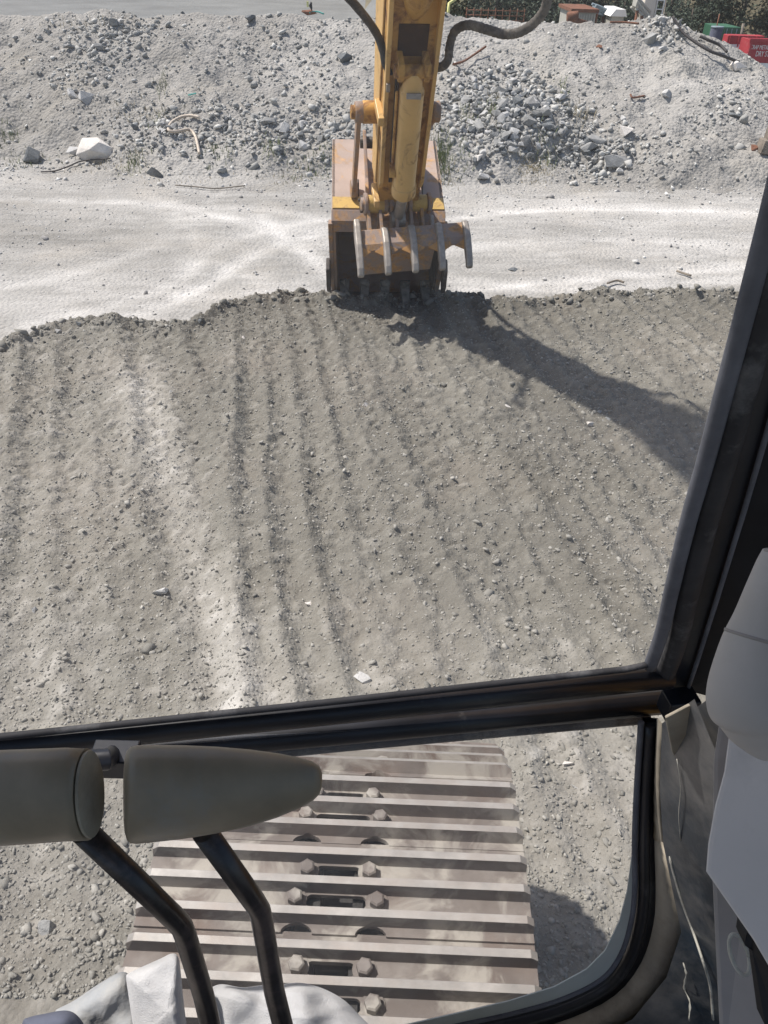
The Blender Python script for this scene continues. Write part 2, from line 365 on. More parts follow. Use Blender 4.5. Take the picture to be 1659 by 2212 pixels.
def scatter(name, pos, size, tone, mat, label, cat, flat=.6):
    """thousands of small stones as one mesh"""
    n = len(pos); pick = RNG.integers(0, len(PROTO), n); rot = rand_rot(n, flat)
    V = []; F = []; T = []; base = 0
    for k, (pv, pf) in enumerate(PROTO):
        ii = np.nonzero(pick == k)[0]
        if not len(ii): continue
        v = np.einsum('nij,vj->nvi', rot[ii], pv) * size[ii][:, None, None] + pos[ii][:, None, :]
        V.append(v.reshape(-1, 3)); nv = len(pv)
        F.append((pf[None] + (np.arange(len(ii)) * nv)[:, None, None] + base).reshape(-1, 3))
        T.append(np.repeat(tone[ii], nv)); base += nv * len(ii)
    co = np.concatenate(V); q = np.concatenate(F); T = np.concatenate(T)
    me = bpy.data.meshes.new(name); me.vertices.add(len(co)); me.vertices.foreach_set('co', co.ravel().astype(np.float32))
    me.loops.add(q.size); me.loops.foreach_set('vertex_index', q.ravel().astype(np.int32))
    me.polygons.add(len(q)); me.polygons.foreach_set('loop_start', np.arange(0, q.size, 3, dtype=np.int32))
    me.update(calc_edges=True); me.materials.append(mat)
    a = me.attributes.new('tone', 'FLOAT', 'POINT'); a.data.foreach_set('value', T.astype(np.float32))
    o = bpy.data.objects.new(name, me); COL.objects.link(o); tag(o, label, cat, kind='stuff'); return o

# ------------------------------------------------------------------ terrain
ROAD = -1.5; PADC = -0.32
crest_px = [(-260, 900), (-60, 800), (0, 772), (60, 742), (110, 716), (160, 704), (260, 700), (330, 706), (400, 712), (440, 700), (480, 672), (540, 648), (640, 632),
            (700, 636), (800, 640), (930, 628), (1000, 637), (1080, 655), (1160, 650), (1250, 640), (1400, 628), (1500, 634), (1600, 634), (1750, 640), (2000, 650)]
cp = [WZ(px, py, PADC) for px, py in crest_px]
CX = np.array([p.x for p in cp]); CY = np.array([p.y for p in cp])
def crest_y(x): return np.interp(x, CX, CY)
HB, HA = R(10.5), R(21.0)
pa = WZ(470, 700, -.3); pb = WZ(488, 1060, -.15)      # the seam between two raking passes
def seam(x, y):
    k = (pa.x - pb.x) / (pa.y - pb.y); return x - (pb.x + k * (y - pb.y))
def pad_z(x, y, fine=True):
    x = np.asarray(x, float); y = np.asarray(y, float)
    cy = crest_y(x)
    z = PADC * np.clip((y - .6) / 6.2, 0, 1.2)
    wob = fbm(x, y, .45, 3, 2) * .16 + fbm(x, y, 3, 2, 4) * .03
    sB = x * math.cos(HB) + y * math.sin(HB) + wob
    sA = x * math.cos(HA) + y * math.sin(HA) + wob
    def furrow(s, sp, seed):
        k = np.floor(s / sp + .5); am = .10 + 1.45 * vnoise(k * 1.7 + 3.3, y * .6 + seed, seed)
        return (1.02 - np.sqrt(np.sin(np.pi * s / sp) ** 2 + .05)) * am
    fB = furrow(sB, .215, 3) * .046 + furrow(sB + .1, .86, 9) * .035
    fA = furrow(sA, .25, 5) * .052 + furrow(sA + .1, .75, 8) * .035
    w = sstep(-.12, .12, seam(x, y) + fbm(x, y, 1.1, 2, 31) * .12)
    fade = sstep(.6, 1.6, y) * (.5 + .5 * sstep(-.2, .5, cy - y))
    z = z + (fB * w + fA * (1 - w)) * fade * .95
    z = z + .05 * np.exp(-((seam(x, y) - .03) / .09) ** 2) * fade            # windrow along the seam
    z = z + fbm(x, y, .5, 3, 7) * .09 + fbm(x, y, 3.2, 3, 12) * .05
    if fine:
        cl = fbm(x, y, 11, 3, 21, .6); nr = .40 + .60 * sstep(1.6, 4.0, y); z = z + np.abs(cl) * .085 * nr
        z = z + fbm(x, y, 28, 2, 23) * .040 * nr
    z = z - .04 * np.exp(-(((x - .03) / .50) ** 4) - ((y - 7.15) / .38) ** 4)
    # lumpy crest, then the far face falls to the road
    z = z + .05 * np.exp(-((y - cy + .12) / .16) ** 2) * (1 + 4.5 * fbm(x, y, 3.5, 4, 44, .65))
    over = np.clip(y - cy + fbm(x, y, 4.5, 3, 40) * .28, 0, 3)
    z = z - over * .85 - .05 * sstep(0, .1, over)
    return z
sa, sb_ = WZ(322, 880, -.2), WZ(500, 1420, -.1)
def pad_tone(X, Y, Z):
    s = X * math.cos(HB) + Y * math.sin(HB); s2 = X * math.cos(HA) + Y * math.sin(HA)
    t = .30 + fbm(X, Y, .5, 4, 60) * .35 + fbm(s, Y * .12, 3.2, 3, 61) * .30
    ds = X - (sb_.x + (sa.x - sb_.x) / (sa.y - sb_.y) * (Y - sb_.y)); t = t + .36 * np.exp(-(ds / (.10 + .03 * Y)) ** 2) * sstep(5.9, 4.9, Y) - .13 * np.exp(-((seam(X, Y) + .16) / .16) ** 2) * sstep(2.6, 3.2, Y) + .10 * sstep(.2, -1.8, seam(X, Y))
    t = t - .07 * np.exp(-((X - .9) / 1.3) ** 2 - ((Y - 4.3) / 1.6) ** 2) + .20 * sstep(2.9, 1.5, Y) + .20 * sstep(1.3, 2.1, X - .12 * Y) * sstep(4.8, 3.6, Y)
    t = t - .12 * sstep(5.6, 7.0, Y) + .9 * (np.abs(fbm(X, Y, 11, 3, 21, .6)) - .12)
    return t
dx = .015
pad = grid_mesh('ground', np.arange(-5.2, 6.6, dx), np.concatenate([np.arange(-1.6, 1.0, .03), np.arange(1.0, 9.9, dx)]), pad_z, M['pad'], pad_tone)

FOOT_PX = [(-500, 330), (0, 352), (150, 372), (300, 385), (520, 388), (700, 392), (960, 395), (1250, 404), (1450, 410), (1659, 405), (2100, 400)]
fp = [WZ(a, b, ROAD) for a, b in FOOT_PX]; FX = np.array([p.x for p in fp]); FY = np.array([p.y for p in fp])
YC = 22.8
TOP_PX = [(-500, 35), (0, 33), (60, 34), (120, 28), (170, 30), (230, 20), (300, 36), (420, 26), (520, 35), (620, 30), (690, 42), (780, 40), (850, 38), (960, 28),
          (1050, 42), (1150, 46), (1250, 50), (1340, 50), (1390, 44), (1425, 34), (1450, 38), (1500, 64), (1560, 88), (1600, 110), (1659, 150), (1800, 260), (2000, 330)]
tp = [WY(a, b, YC) for a, b in TOP_PX]; TX = np.array([p.x for p in tp]); TZ = np.array([p.z for p in tp])
mound = WZ(1150, 372, ROAD)
def bank_z(x, y, fine=True):
    x = np.asarray(x, float); y = np.asarray(y, float)
    yf = np.interp(x, FX, FY) + fbm(x, y, .35, 5, 70, .65) * 2.0; tz = np.interp(x, TX, TZ)
    k = (y - yf) / (YC - yf)
    up = ROAD + (tz - ROAD) * (np.clip(k, 0, 1) ** .92)
    z = np.where(k < 0, ROAD + .03 + .35 * np.clip(k, -1, 0), up)
    z = np.where(y > YC, tz - (y - YC) * .45, z)
    amp = sstep(0, .12, k) * sstep(0, .8, np.abs(y - YC))
    z = z + (fbm(x, y, .45, 3, 72) * .55 + fbm(x, y, 1.4, 3, 73) * .30) * amp
    z = z + .62 * np.exp(-(((x - mound.x) / .95) ** 2 + ((y - mound.y - .45) / .62) ** 2)) 
    if fine: z = z + fbm(x, y, 3.5, 4, 74, .62) * .16 * sstep(-.02, .1, k)
    return z
def bank_tone(X, Y, Z):
    return .42 + fbm(X, Y, .45, 5, 80) * .7 + fbm(X, Y, 4, 3, 81) * .25 - .30 * np.exp(-(((X - mound.x - .1) / .5) ** 2 + ((Y - mound.y - .5) / .4) ** 2))
bank = grid_mesh('bank', np.arange(-14.5, 19, .05), np.arange(15.6, 26, .05), bank_z, M['bank'], bank_tone)
bank['label'] = 'long grey bank of rubble and crushed rock beyond the pale road'; bank['category'] = 'bank'

# wheel tracks worn into the road
arcs = []
for a in ([(0, 620), (160, 590), (300, 540), (420, 470), (470, 400)], [(60, 700), (230, 660), (380, 600), (470, 530), (640, 480), (720, 470)], [(250, 700), (420, 620), (560, 540), (690, 500)],
          [(380, 460), (440, 540), (560, 600), (700, 640)], [(330, 430), (520, 480), (700, 520)], [(560, 470), (640, 530), (720, 590)], [(0, 660), (200, 640), (420, 640), (640, 610)],
          [(960, 600), (1200, 625), (1500, 610), (1640, 600)], [(960, 470), (1200, 450), (1450, 455), (1640, 465)], [(950, 540), (1250, 520), (1600, 530)], [(0, 425), (300, 440), (560, 450), (700, 470)], [(1000, 625), (1300, 600), (1600, 575)]):
    arcs.append([(p.x, p.y) for p in spline([WZ(px, py, ROAD) for px, py in a], 5)])
def arcs_d(X, Y, w=.17):
    out = np.zeros_like(X)
    for i, a in enumerate(arcs):
        for (x0, y0), (x1, y1) in zip(a[:-1], a[1:]):
            L = (x1 - x0) ** 2 + (y1 - y0) ** 2 + 1e-9
            t = np.clip(((X - x0) * (x1 - x0) + (Y - y0) * (y1 - y0)) / L, 0, 1)
            d = np.hypot(X - x0 - t * (x1 - x0), Y - y0 - t * (y1 - y0))
            out = np.maximum(out, np.exp(-(d / w) ** 2) * (.7 + .3 * ((i * 7) % 3 - 1)))
    return out
def road_z(x, y):
    return ROAD + fbm(x, y, .5, 3, 50) * .10 + fbm(x, y * 1.2, 3.0, 4, 51, .6) * .03 - .025 * arcs_d(x, y)
def road_tone(X, Y, Z):
    return .36 + fbm(X * .5, Y * 1.2, .7, 5, 55) * .75 + fbm(X * .6, Y * 3, 4, 3, 57) * .35 + .62 * arcs_d(X, Y, .2) * (.6 + fbm(X, Y, 2, 3, 56)) + .10 * sstep(17, 15, Y) * sstep(12, 14, Y) - .22 * np.exp(-((X + 6.5) / 2.2) ** 2 - ((Y - 14.0) / 1.6) ** 2)
road = grid_mesh('road', np.arange(-14, 16, .06), np.arange(6.5, 19, .06), road_z, M['road'], road_tone)
def yard_z(x, y):
    base = -1.75 - .9 * sstep(4, 9, x) * sstep(22, 26, y)
    hill = np.clip(y - (49 + 34 * sstep(2, -6, x) + fbm(x, y, .08, 2, 90) * 8), 0, 400) * .55
    return base + hill + fbm(x, y, .3, 3, 91) * (.12 + .03 * np.clip(hill, 0, 40))
yard = grid_mesh('yard', np.arange(-160, 161, 1.25), np.concatenate([np.arange(-30, 20, 4.0), np.arange(20, 130, 1.0)]), yard_z, M['yard'])
yard.data.materials.append(M['hill'])
_n = np.zeros(len(yard.data.polygons) * 3, np.float32); yard.data.polygons.foreach_get('center', _n) ; _n = _n.reshape(-1, 3)
yard.data.polygons.foreach_set('material_index', ((_n[:, 2] > -1.1) | ((_n[:, 0] > 4) & (_n[:, 1] > 42))).astype(np.int32))

def ground_z(x, y):
    x = float(x); y = float(y); z = float(pad_z(x, y, False)) if y < 9.9 else -9
    if 6.5 < y < 19: z = max(z, float(road_z(np.array([x]), np.array([y]))[0]))
    if 15.6 < y < 26: z = max(z, float(bank_z(x, y)))
    return z if z > -5 else float(yard_z(np.array(x), np.array(y)))
def WH(px, py, t0=1.5, t1=40):
    """where the sight line through a measured point first meets the terrain"""
    d = ray(px, py); t = t0; st = .25
    while t < t1:
        p = EYE + d * t
        if p.z < ground_z(p.x, p.y):
            a, b = t - st, t
            for _ in range(10):
                c = (a + b) / 2; q = EYE + d * c
                if q.z < ground_z(q.x, q.y): b = c
                else: a = c
            return EYE + d * b
        t += st
    return EYE + d * t1

# ------------------------------------------------------------------ loose stones (uncountable)
def lognorm(n, mean, sig, lo, hi): return np.clip(mean * np.exp(RNG.normal(0, sig, n)), lo, hi)
# on the raked pad: density falls with distance so that near grit is crisp
n = 105000
y = .9 + 6.8 * RNG.random(n) ** 1.35; x = RNG.uniform(-4.4, 4.6, n) * (.30 + .70 * (y / 7.5)); 
k = y < crest_y(x) + .05; x, y = x[k], y[k]
keep = RNG.random(len(x)) < (.30 + 1.3 * np.clip(fbm(x, y, 1.3, 3, 33) + .28, 0, 1)); x, y = x[keep], y[keep]
s = lognorm(len(x), .0055, .52, .003, .026)
scatter('gravel', np.stack([x, y, pad_z(x, y) + s * .05], -1), s, np.clip(RNG.normal(.58, .13, len(x)), 0, 1), M['gravel_pad'], 'small stones and clods scattered over the raked earth', 'gravel')
# larger soil clods gathered in the furrows
n = 6000; y = 1.2 + 6.2 * RNG.random(n) ** 1.1; x = RNG.uniform(-4.2, 4.4, n); k = (y < crest_y(x)) & (fbm(x, y, 1.7, 3, 133) > .02) & (pad_z(x, y, False) < pad_z(x + .05, y, False) + .004); x, y = x[k], y[k]
s = lognorm(len(x), .013, .45, .006, .045)
scatter('soil_clods', np.stack([x, y, pad_z(x, y) - s * .05], -1), s, np.clip(RNG.normal(.36, .10, len(x)), 0, 1), M['gravel_pad'], 'lumps of dug soil lying in the furrows', 'clods')
# dark soil clods along the crest
n = 2400; x = RNG.uniform(-4.6, 5.4, n); y = crest_y(x) + RNG.normal(-.08, .12, n); s = lognorm(n, .014, .65, .006, .07)
scatter('soil_clods', np.stack([x, y, pad_z(x, y) + s * .1], -1), s, np.clip(RNG.normal(.36, .14, n), 0, 1), M['gravel_pad'], 'dark soil clods along the crest of the raked pile', 'clods')
n = 22000; x = RNG.uniform(-10, 12, n); y = RNG.uniform(8, 17.6, n); s = lognorm(n, .012, .6, .007, .09) * (1 + .6 * sstep(15, 17.4, y))
k = RNG.random(n) < np.clip(.18 + 1.0 * sstep(14.8, 17, y) + fbm(x, y, .6, 2, 35), 0, 1); x, y, s = x[k], y[k], s[k]
scatter('road_gravel', np.stack([x, y, road_z(x, y) + s * .2], -1), s, np.clip(RNG.normal(.42, .25, len(x)), 0, 1), M['gravel_road'], 'loose chippings scattered over the pale road', 'gravel')

# rubble on the bank; denser in fans of clean broken rock
def dens(px, py):
    d = .07
    for cx, cy, sx, sy, a in ((1120, 270, 150, 90, 1.0), (1060, 210, 90, 60, .5), (520, 270, 190, 55, .62), (330, 290, 130, 50, .42), (210, 110, 120, 50, .42), (260, 60, 90, 30, .45), (160, 190, 90, 50, .3),
                              (680, 300, 100, 60, .6), (1330, 330, 160, 50, .45), (1560, 240, 70, 50, .35), (1440, 60, 50, 35, .9), (1210, 350, 120, 40, .7), (590, 120, 160, 70, .25)):
        d += a * math.exp(-((px - cx) / sx) ** 2 - ((py - cy) / sy) ** 2)
    d *= 1 - .97 * math.exp(-(((px - 1150) / 95) ** 2 + ((py - 372) / 36) ** 2) ** 2)
    return min(d, 1)
rr = random.Random(3)
XX = RNG.uniform(-10.5, 13.0, 60000); YY = RNG.uniform(16.6, YC + .25, 60000)
ZZ = bank_z(XX, YY)
rel = np.stack([XX, YY, ZZ - H], -1)
fv = np.array(f0); rv = np.array(CR); uv = np.array(CU)
tt = rel @ fv; PX = 829.5 + FPX * (rel @ rv) / tt; PY = 1106 - FPX * (rel @ uv) / tt
D = np.array([dens(a, b) for a, b in zip(PX, PY)])
inside = (PX > -120) & (PX < 1780)
k = inside & (RNG.random(len(XX)) < D * .62)
XX, YY, ZZ, D, PX, PY = XX[k], YY[k], ZZ[k], D[k], PX[k], PY[k]
SS = lognorm(len(XX), .038, .5, .016, .19) * (.75 + .6 * D) * (1 + .45 * np.exp(-((PX - 1110) / 170) ** 2 - ((PY - 270) / 90) ** 2))
order = np.argsort(-SS * (.4 + D)); big = order[:260]; rest = order[260:]
scatter('rubble', np.stack([XX, YY, ZZ + SS * .25], -1)[rest], SS[rest], np.clip(RNG.normal(.55, .24, len(rest)), 0, 1), M['rubble'], 'broken grey stone strewn down the rubble bank', 'rubble')
# individual rocks of the bank
ROCKME = []
for i in range(12):
    v, f = hull_rock(300 + i, 15, (1, random.uniform(.65, .95), random.uniform(.5, .75)))
    for mk in ('rock_mid', 'rock_pale', 'rock_dark'):
        me = bpy.data.meshes.new('rock'); me.from_pydata([tuple(a) for a in v], [], [tuple(int(j) for j in a) for a in f]); me.materials.append(M[mk]); ROCKME.append((mk, me))
zone = [('grey broken rock in the clean stone heap right of the arm', 'rocks in the stone heap right of the arm'),
        ('grey broken rock in the stony band left of the bucket', 'rocks in the stony band left of the bucket'),
        ('grey broken rock high on the bank at the upper left', 'rocks high on the left of the bank'),
        ('grey broken rock on the tall mound at the far right', 'rocks on the far right mound')]
tint = {'rock_mid': 'mid grey', 'rock_pale': 'pale grey', 'rock_dark': 'dark grey'}
for i in big:
    mk, me = rr.choice(ROCKME); o = bpy.data.objects.new('broken_rock', me); COL.objects.link(o)
    s_ = float(SS[i]) * .76; o.scale = (s_, s_, s_); o.location = (float(XX[i]), float(YY[i]), float(ZZ[i]) + s_ * .25)
    o.rotation_euler = (rr.gauss(0, .4), rr.gauss(0, .4), rr.uniform(0, 6.28))
    z_ = 0 if 940 < PX[i] < 1290 else (3 if PX[i] >= 1290 else (1 if PY[i] > 190 else 2))
    tag(o, zone[z_][0].replace('grey', tint[mk], 1), 'rock', zone[z_][1] + ', ' + tint[mk])

# ------------------------------------------------------------------ named boulders and stones
def boulder(px, py, w, asp, mat, name, label, seed=0, sink=.25, n=22, cat='rock', flat=.8):
    """w = width in measuring pixels"""
    p = WH(px, py); t = (p - EYE).dot(f0); s_ = w / FPX * t / 2 * (1.3 if name == 'stone' else 1)
    v, f = hull_rock(900 + seed, n, (1, flat, asp))
    me = bpy.data.meshes.new(name); me.from_pydata([tuple(a) for a in v], [], [tuple(int(j) for j in a) for a in f]); me.materials.append(M[mat])
    o = bpy.data.objects.new(name, me); COL.objects.link(o); o.scale = (s_, s_, s_)
    o.location = p + Vector((0, 0, s_ * asp * (1 - sink) - s_ * asp * .5)); o.rotation_euler = (random.gauss(0, .12), random.gauss(0, .12), random.uniform(-.3, .3))
    bv = o.modifiers.new('bevel', 'BEVEL'); bv.width = .03; bv.segments = 2; bv.limit_method = 'NONE'
    tag(o, label, cat); return o
B = [(210, 334, 92, .62, 'rock_white', 'boulder', 'large cream white boulder at the foot of the bank on the left', 60),
     (76, 346, 50, .9, 'rock_dark', 'boulder', 'dark angular boulder left of the cream white boulder', 12),
     (168, 330, 50, .7, 'rock_pale', 'boulder', 'pale grey rounded boulder against the cream white boulder', 9),
     (326, 380, 70, .6, 'rock_dark', 'boulder', 'dark grey flat boulder lying alone at the road edge', 8),
     (128, 718, 24, .9, 'rock_mid', 'rock', 'upright grey rock on the left end of the earth crest', 12),
     (172, 706, 22, .85, 'rock_dark', 'rock', 'dark upright rock beside the grey one on the left crest', 10),
     (1330, 350, 66, .5, 'rock_mid', 'boulder', 'wide grey boulder at the foot of the stone heap', 14),
     (1338, 372, 30, .8, 'rock_pale', 'boulder', 'small pale boulder just below the wide grey boulder', 9),
     (1290, 305, 58, .4, 'rock_mid', 'boulder', 'long slanted grey slab above the wide grey boulder', 8),
     (1352, 290, 50, .6, 'rock_white', 'boulder', 'white angular rock beside the long grey slab', 8),
     (1345, 258, 24, .6, 'rock_pale', 'rock', 'pale blue grey rock above the white angular rock', 8),
     (745, 130, 46, .6, 'rock_dark', 'boulder', 'dark boulder high on the bank left of the arm', 9),
     (395, 30, 10, .9, 'rock_dark', 'rock', 'small dark rock on the bank crest upper left', 9),
     (540, 42, 34, .6, 'rock_dark', 'boulder', 'dark broken boulder just below the crest left of the arm', 10),
     (1436, 108, 30, .5, 'rock_pale', 'boulder', 'flat pale stone near the top of the right mound', 9),
     (1398, 88, 44, .7, 'rock_mid', 'boulder', 'blue grey boulder near the top of the right mound', 11),
     (1590, 150, 44, .7, 'rock_white', 'boulder', 'pale dusty boulder with dark hollow below the cable end', 11),
     (1440, 205, 32, .6, 'rock_pale', 'rock', 'round pale stone in the middle of the right mound', 16),
     (1590, 250, 40, .4, 'rock_dark', 'rock', 'bluish flat stone near the timber post', 9),
     (1035, 350, 30, .9, 'rock_white', 'rock', 'white upright slab at the foot right of the bucket', 6),
     (1045, 388, 36, .9, 'rock_pale', 'rock', 'broken pale block in front of the white upright slab', 8),
     (105, 75, 22, .8, 'rock_dark', 'rock', 'dark rock on the slope at the far upper left', 8),
     (228, 46, 20, .8, 'rock_dark', 'rock', 'dark rock near the crest of the upper left heap', 9),
     (186, 215, 50, .7, 'rock_pale', 'boulder', 'pale cracked boulder midway up the left slope', 12),
     (155, 207, 30, .8, 'rock_pale', 'boulder', 'smaller pale boulder left of the cracked boulder', 12),
     (150, 105, 30, .5, 'rock_mid', 'rock', 'mid grey rock below the upper left heap', 9),
     (580, 265, 40, .5, 'rock_mid', 'rock', 'smooth grey rock in the stony band left of the bucket', 12),
     # stones on the raked pad
     (665, 1306, 20, .7, 'rock_white', 'stone', 'white angular stone in the middle of the raked earth', 8),
     (782, 1470, 34, .8, 'rock_pale', 'stone', 'large pale stone just above the window bar', 10),
     (350, 1282, 34, .7, 'rock_pale', 'stone', 'grey stone bedded in a ridge of the left furrows', 10),
     (1272, 918, 18, .8, 'rock_white', 'stone', 'white stone at the edge of the boom shadow', 8),
     (1310, 909, 16, .7, 'rock_mid', 'stone', 'round grey stone inside the boom shadow, right of the pair', 14),
     (1293, 892, 14, .7, 'rock_mid', 'stone', 'round grey stone inside the boom shadow, upper of the pair', 14),
     (1095, 882, 16, .8, 'rock_white', 'stone', 'white stone on the raked earth below the thumb shadow', 8),
     (790, 876, 16, .8, 'rock_white', 'stone', 'white stone on the raked earth below the bucket', 8),
     (523, 730, 16, .5, 'rock_white', 'stone', 'small white stone near the left part of the crest', 8),
     (352, 828, 20, .8, 'rock_dark', 'stone', 'dark clod in the left furrows', 9),
     (372, 852, 18, .8, 'rock_mid', 'stone', 'grey stone just below the dark clod', 9),
     (78, 1320, 20, .8, 'rock_pale', 'stone', 'pale stone near the left edge of the raked earth', 8),
     (1228, 1650, 28, .9, 'rock_white', 'stone', 'white triangular stone right of the track front', 6),
     (1240, 1700, 18, .6, 'rock_pale', 'stone', 'pale stone below the white triangular stone', 8),
     (106, 2005, 44, .8, 'rock_mid', 'stone', 'large grey stone on the ground left of the levers', 10),
     (1325, 1340, 8, .7, 'rock_pale', 'stone', 'tiny pale stone near the right window post', 8),
     (1305, 620, 30, .3, 'rock_dark', 'rock', 'dark flat scrap lying on the road beyond the crest', 8),
     (1107, 583, 26, .3, 'rock_dark', 'rock', 'dark crumpled clod on the road right of the thumb', 14),
     (430, 695, 18, .7, 'rock_dark', 'rock', 'dark clod on the crest left of the bucket', 10)]
for i, b_ in enumerate(B):
    boulder(b_[0], b_[1], b_[2], b_[3], b_[4], b_[5], b_[6], i, .25, b_[7], 'stone' if b_[5] == 'stone' else b_[5])

# ------------------------------------------------------------------ litter on the bank and road
def strand(name, pxs, rpx, mat, label, cat, lift=.03, seg=6, n=6, taper=False):
    pts = [WH(a, b) + Vector((0, -.02, lift)) for a, b in pxs]; pts = spline(pts, n)
    t = (pts[0] - EYE).dot(f0); r_ = rpx / FPX * t / 2
    mb = MB(); mb.tube(pts, [r_ * (1 - .6 * i / len(pts)) if taper else r_ for i in range(len(pts))], seg)
    o = mb.build(name, M[mat]); recenter(o); return tag(o, label, cat)
strand('hose_scrap', [(432, 262), (412, 258), (390, 262), (370, 275), (366, 290), (385, 292), (410, 288), (422, 300), (428, 320), (432, 340)], 6, 'bone', 'bleached curved hose scrap lying on the left of the bank', 'hose', .08)
strand('cable', [(240, 345), (180, 350), (150, 362), (120, 372), (90, 374)], 3, 'cable', 'thin black cable trailing by the cream white boulder', 'cable')
strand('cable', [(1450, 48), (1470, 80), (1500, 104), (1530, 122), (1562, 134), (1592, 146)], 6, 'cable', 'long black cable running down the right mound', 'cable', .12)
strand('cable', [(1508, 92), (1530, 102), (1552, 112), (1566, 126)], 6, 'cable', 'short black cable piece beside the long cable on the mound', 'cable', .14)
strand('rebar', [(978, 155), (1000, 148), (1022, 134), (1048, 116)], 5, 'rusty', 'rusty bent bar sticking out of the bank right of the arm', 'bar', .15)
strand('stick', [(380, 404), (430, 408), (470, 411), (530, 405)], 2.6, 'wood', 'long thin stick lying on the road edge at the left', 'stick', .04)
strand('branch', [(1360, 210), (1366, 217), (1390, 213)], 4, 'rusty', 'small rusty angle iron on the right mound', 'scrap', .06)
strand('rod', [(1310, 618), (1330, 612), (1346, 616)], 5, 'wood', 'short grey stick on the road near the right crest', 'stick', .05)
strand('stake', [(1460, 590), (1490, 600)], 5, 'wood', 'short stick on the road at the right', 'stick', .04)
strand('hose_scrap', [(668, 32), (685, 30), (700, 35)], 3, 'teal', 'teal hose end lying on the bank crest left of the arm', 'hose', .10)
strand('scrap_strip', [(408, 214), (425, 210)], 3, 'teal', 'small teal strip on the slope above the bleached hose', 'scrap', .08)
strand('bar', [(1316, 58), (1345, 58), (1378, 61)], 4, 'rusty', 'rusty flat bar near the crest of the right mound', 'bar', .1)
# red scrap lump and yellow/black object on the crest
def lump(name, px, py, w, mats, label, cat):
    p = WH(px, py); t = (p - EYE).dot(f0); s_ = w / FPX * t / 2
    e = empty(name, p, label, cat)
    mb = MB(); v, f = hull_rock(77, 14, (1, .5, .4)); mb.add([p + Vector(a) * s_ for a in v], [tuple(int(j) for j in a) for a in f]); mb.build('base', M[mats[0]], e)
    mb = MB(); v, f = hull_rock(78, 9, (.45, .3, .7)); mb.add([p + Vector((.25 * s_, 0, .6 * s_)) + Vector(a) * s_ * .8 for a in v], [tuple(int(j) for j in a) for a in f]); mb.build('sack', M[mats[1]], e)
    mb = MB(); mb.box(p + Vector((-.15 * s_, -.2 * s_, .85 * s_)), (.25 * s_, .2 * s_, .6 * s_)); mb.build('tag_panel', M[mats[2]], e, .01)
lump('rubbish_heap', 668, 26, 34, ('rusty', 'black', 'hivis'), 'small rubbish heap of black bag and pale yellow plastic on the crest', 'rubbish')
boulder(1512, 100, 6, .4, 'rock_dark', 'rock', 'tiny dark rock below the cable on the right mound', 61, .2, 9, 'rock')
boulder(1295, 102, 24, .4, 'rusty', 'scrap_lump', 'dark red crushed scrap high on the bank right of the hose', 62, .2, 9, 'scrap')

# weeds
def weeds(name, spots, mat, label):
    mb = MB(); r_ = random.Random(9)
    for px, py, wpx, hm, cnt in spots:
        c = WH(px, py); t = (c - EYE).dot(f0); w = wpx / FPX * t
        for _ in range(cnt):
            x = c.x + r_.gauss(0, w * .35); yy = c.y + r_.gauss(0, .25); z = ground_z(x, yy); h = hm * r_.uniform(.4, 1.1)
            a = r_.uniform(0, 6.28); l = r_.uniform(.1, .6) * h; b = Vector((x, yy, z - .02)); wd = .008
            q = Vector((math.cos(a + 1.57), math.sin(a + 1.57), 0)) * wd; e = Vector((math.cos(a) * l, math.sin(a) * l, h)); mm = b + e * .5 + Vector((0, 0, .1 * h))
            mb.add([b - q, b + q, mm + q * .7, mm - q * .7, b + e], [(0, 1, 2, 3), (3, 2, 4)])
    o = mb.build(name, M[mat]); tag(o, label, 'weeds', kind='stuff')
weeds('weeds', [(290, 352, 40, .16, 110), (340, 260, 30, .15, 40), (955, 340, 30, .22, 240), (1000, 335, 30, .15, 60), (1180, 330, 40, .25, 60), (1060, 240, 40, .2, 70), (640, 380, 60, .12, 60), (690, 345, 40, .2, 60), (60, 352, 90, .12, 90), (1010, 250, 30, .2, 60), (1215, 200, 20, .2, 40), (470, 330, 70, .15, 90), (20, 300, 40, .2, 60), (590, 320, 50, .2, 90), (350, 190, 20, .2, 40)], 'grass', 'green weeds growing among the rubble at the foot of the bank')
weeds('dry_grass', [(250, 350, 160, .12, 120), (960, 385, 50, .14, 80), (1080, 215, 90, .15, 120), (640, 384, 120, .10, 120), (420, 385, 200, .07, 120), (1150, 362, 60, .07, 900), (300, 250, 150, .15, 120), (1250, 250, 60, .2, 90), (200, 60, 200, .15, 80), (420, 28, 200, .14, 60), (690, 30, 60, .2, 60), (900, 300, 60, .2, 100)], 'grass_dry', 'dry straw coloured grass among the rubble')

# ------------------------------------------------------------------ far yard: plant buildings, containers, trees
def yz(x, y): return float(yard_z(np.array(float(x)), np.array(float(y))))
def far_box(name, x0, x1, ytop, y, depth, mat, label, cat, extra=None):
    a = WY(x0, ytop, y); b = WY(x1, ytop, y); zb = yz(a.x, y) - .2
    e = empty(name, ((a.x + b.x) / 2, y + depth / 2, zb), label, cat)
    mb = MB(); mb.box(((a.x + b.x) / 2, y + depth / 2, (zb + a.z) / 2), (b.x - a.x, depth, a.z - zb)); mb.build('wall', M[mat], e, .01)
    if extra: extra(e, a, b, zb, y, depth)
    return e
def shed_extra(e, a, b, zb, y, d):
    mb = MB(); mb.box(((a.x + b.x) / 2, y + d / 2, a.z + .06), (b.x - a.x + .2, d + .2, .12)); mb.build('roof', M['rusty'], e)
    mb = MB()
    n_ = 9
    for i in range(n_): mb.box((a.x + (b.x - a.x) * (i + .5) / n_, y - .03, (zb + a.z) / 2), (.05, .05, a.z - zb - .1))
    mb.build('cladding_rib', M['shed'], e)
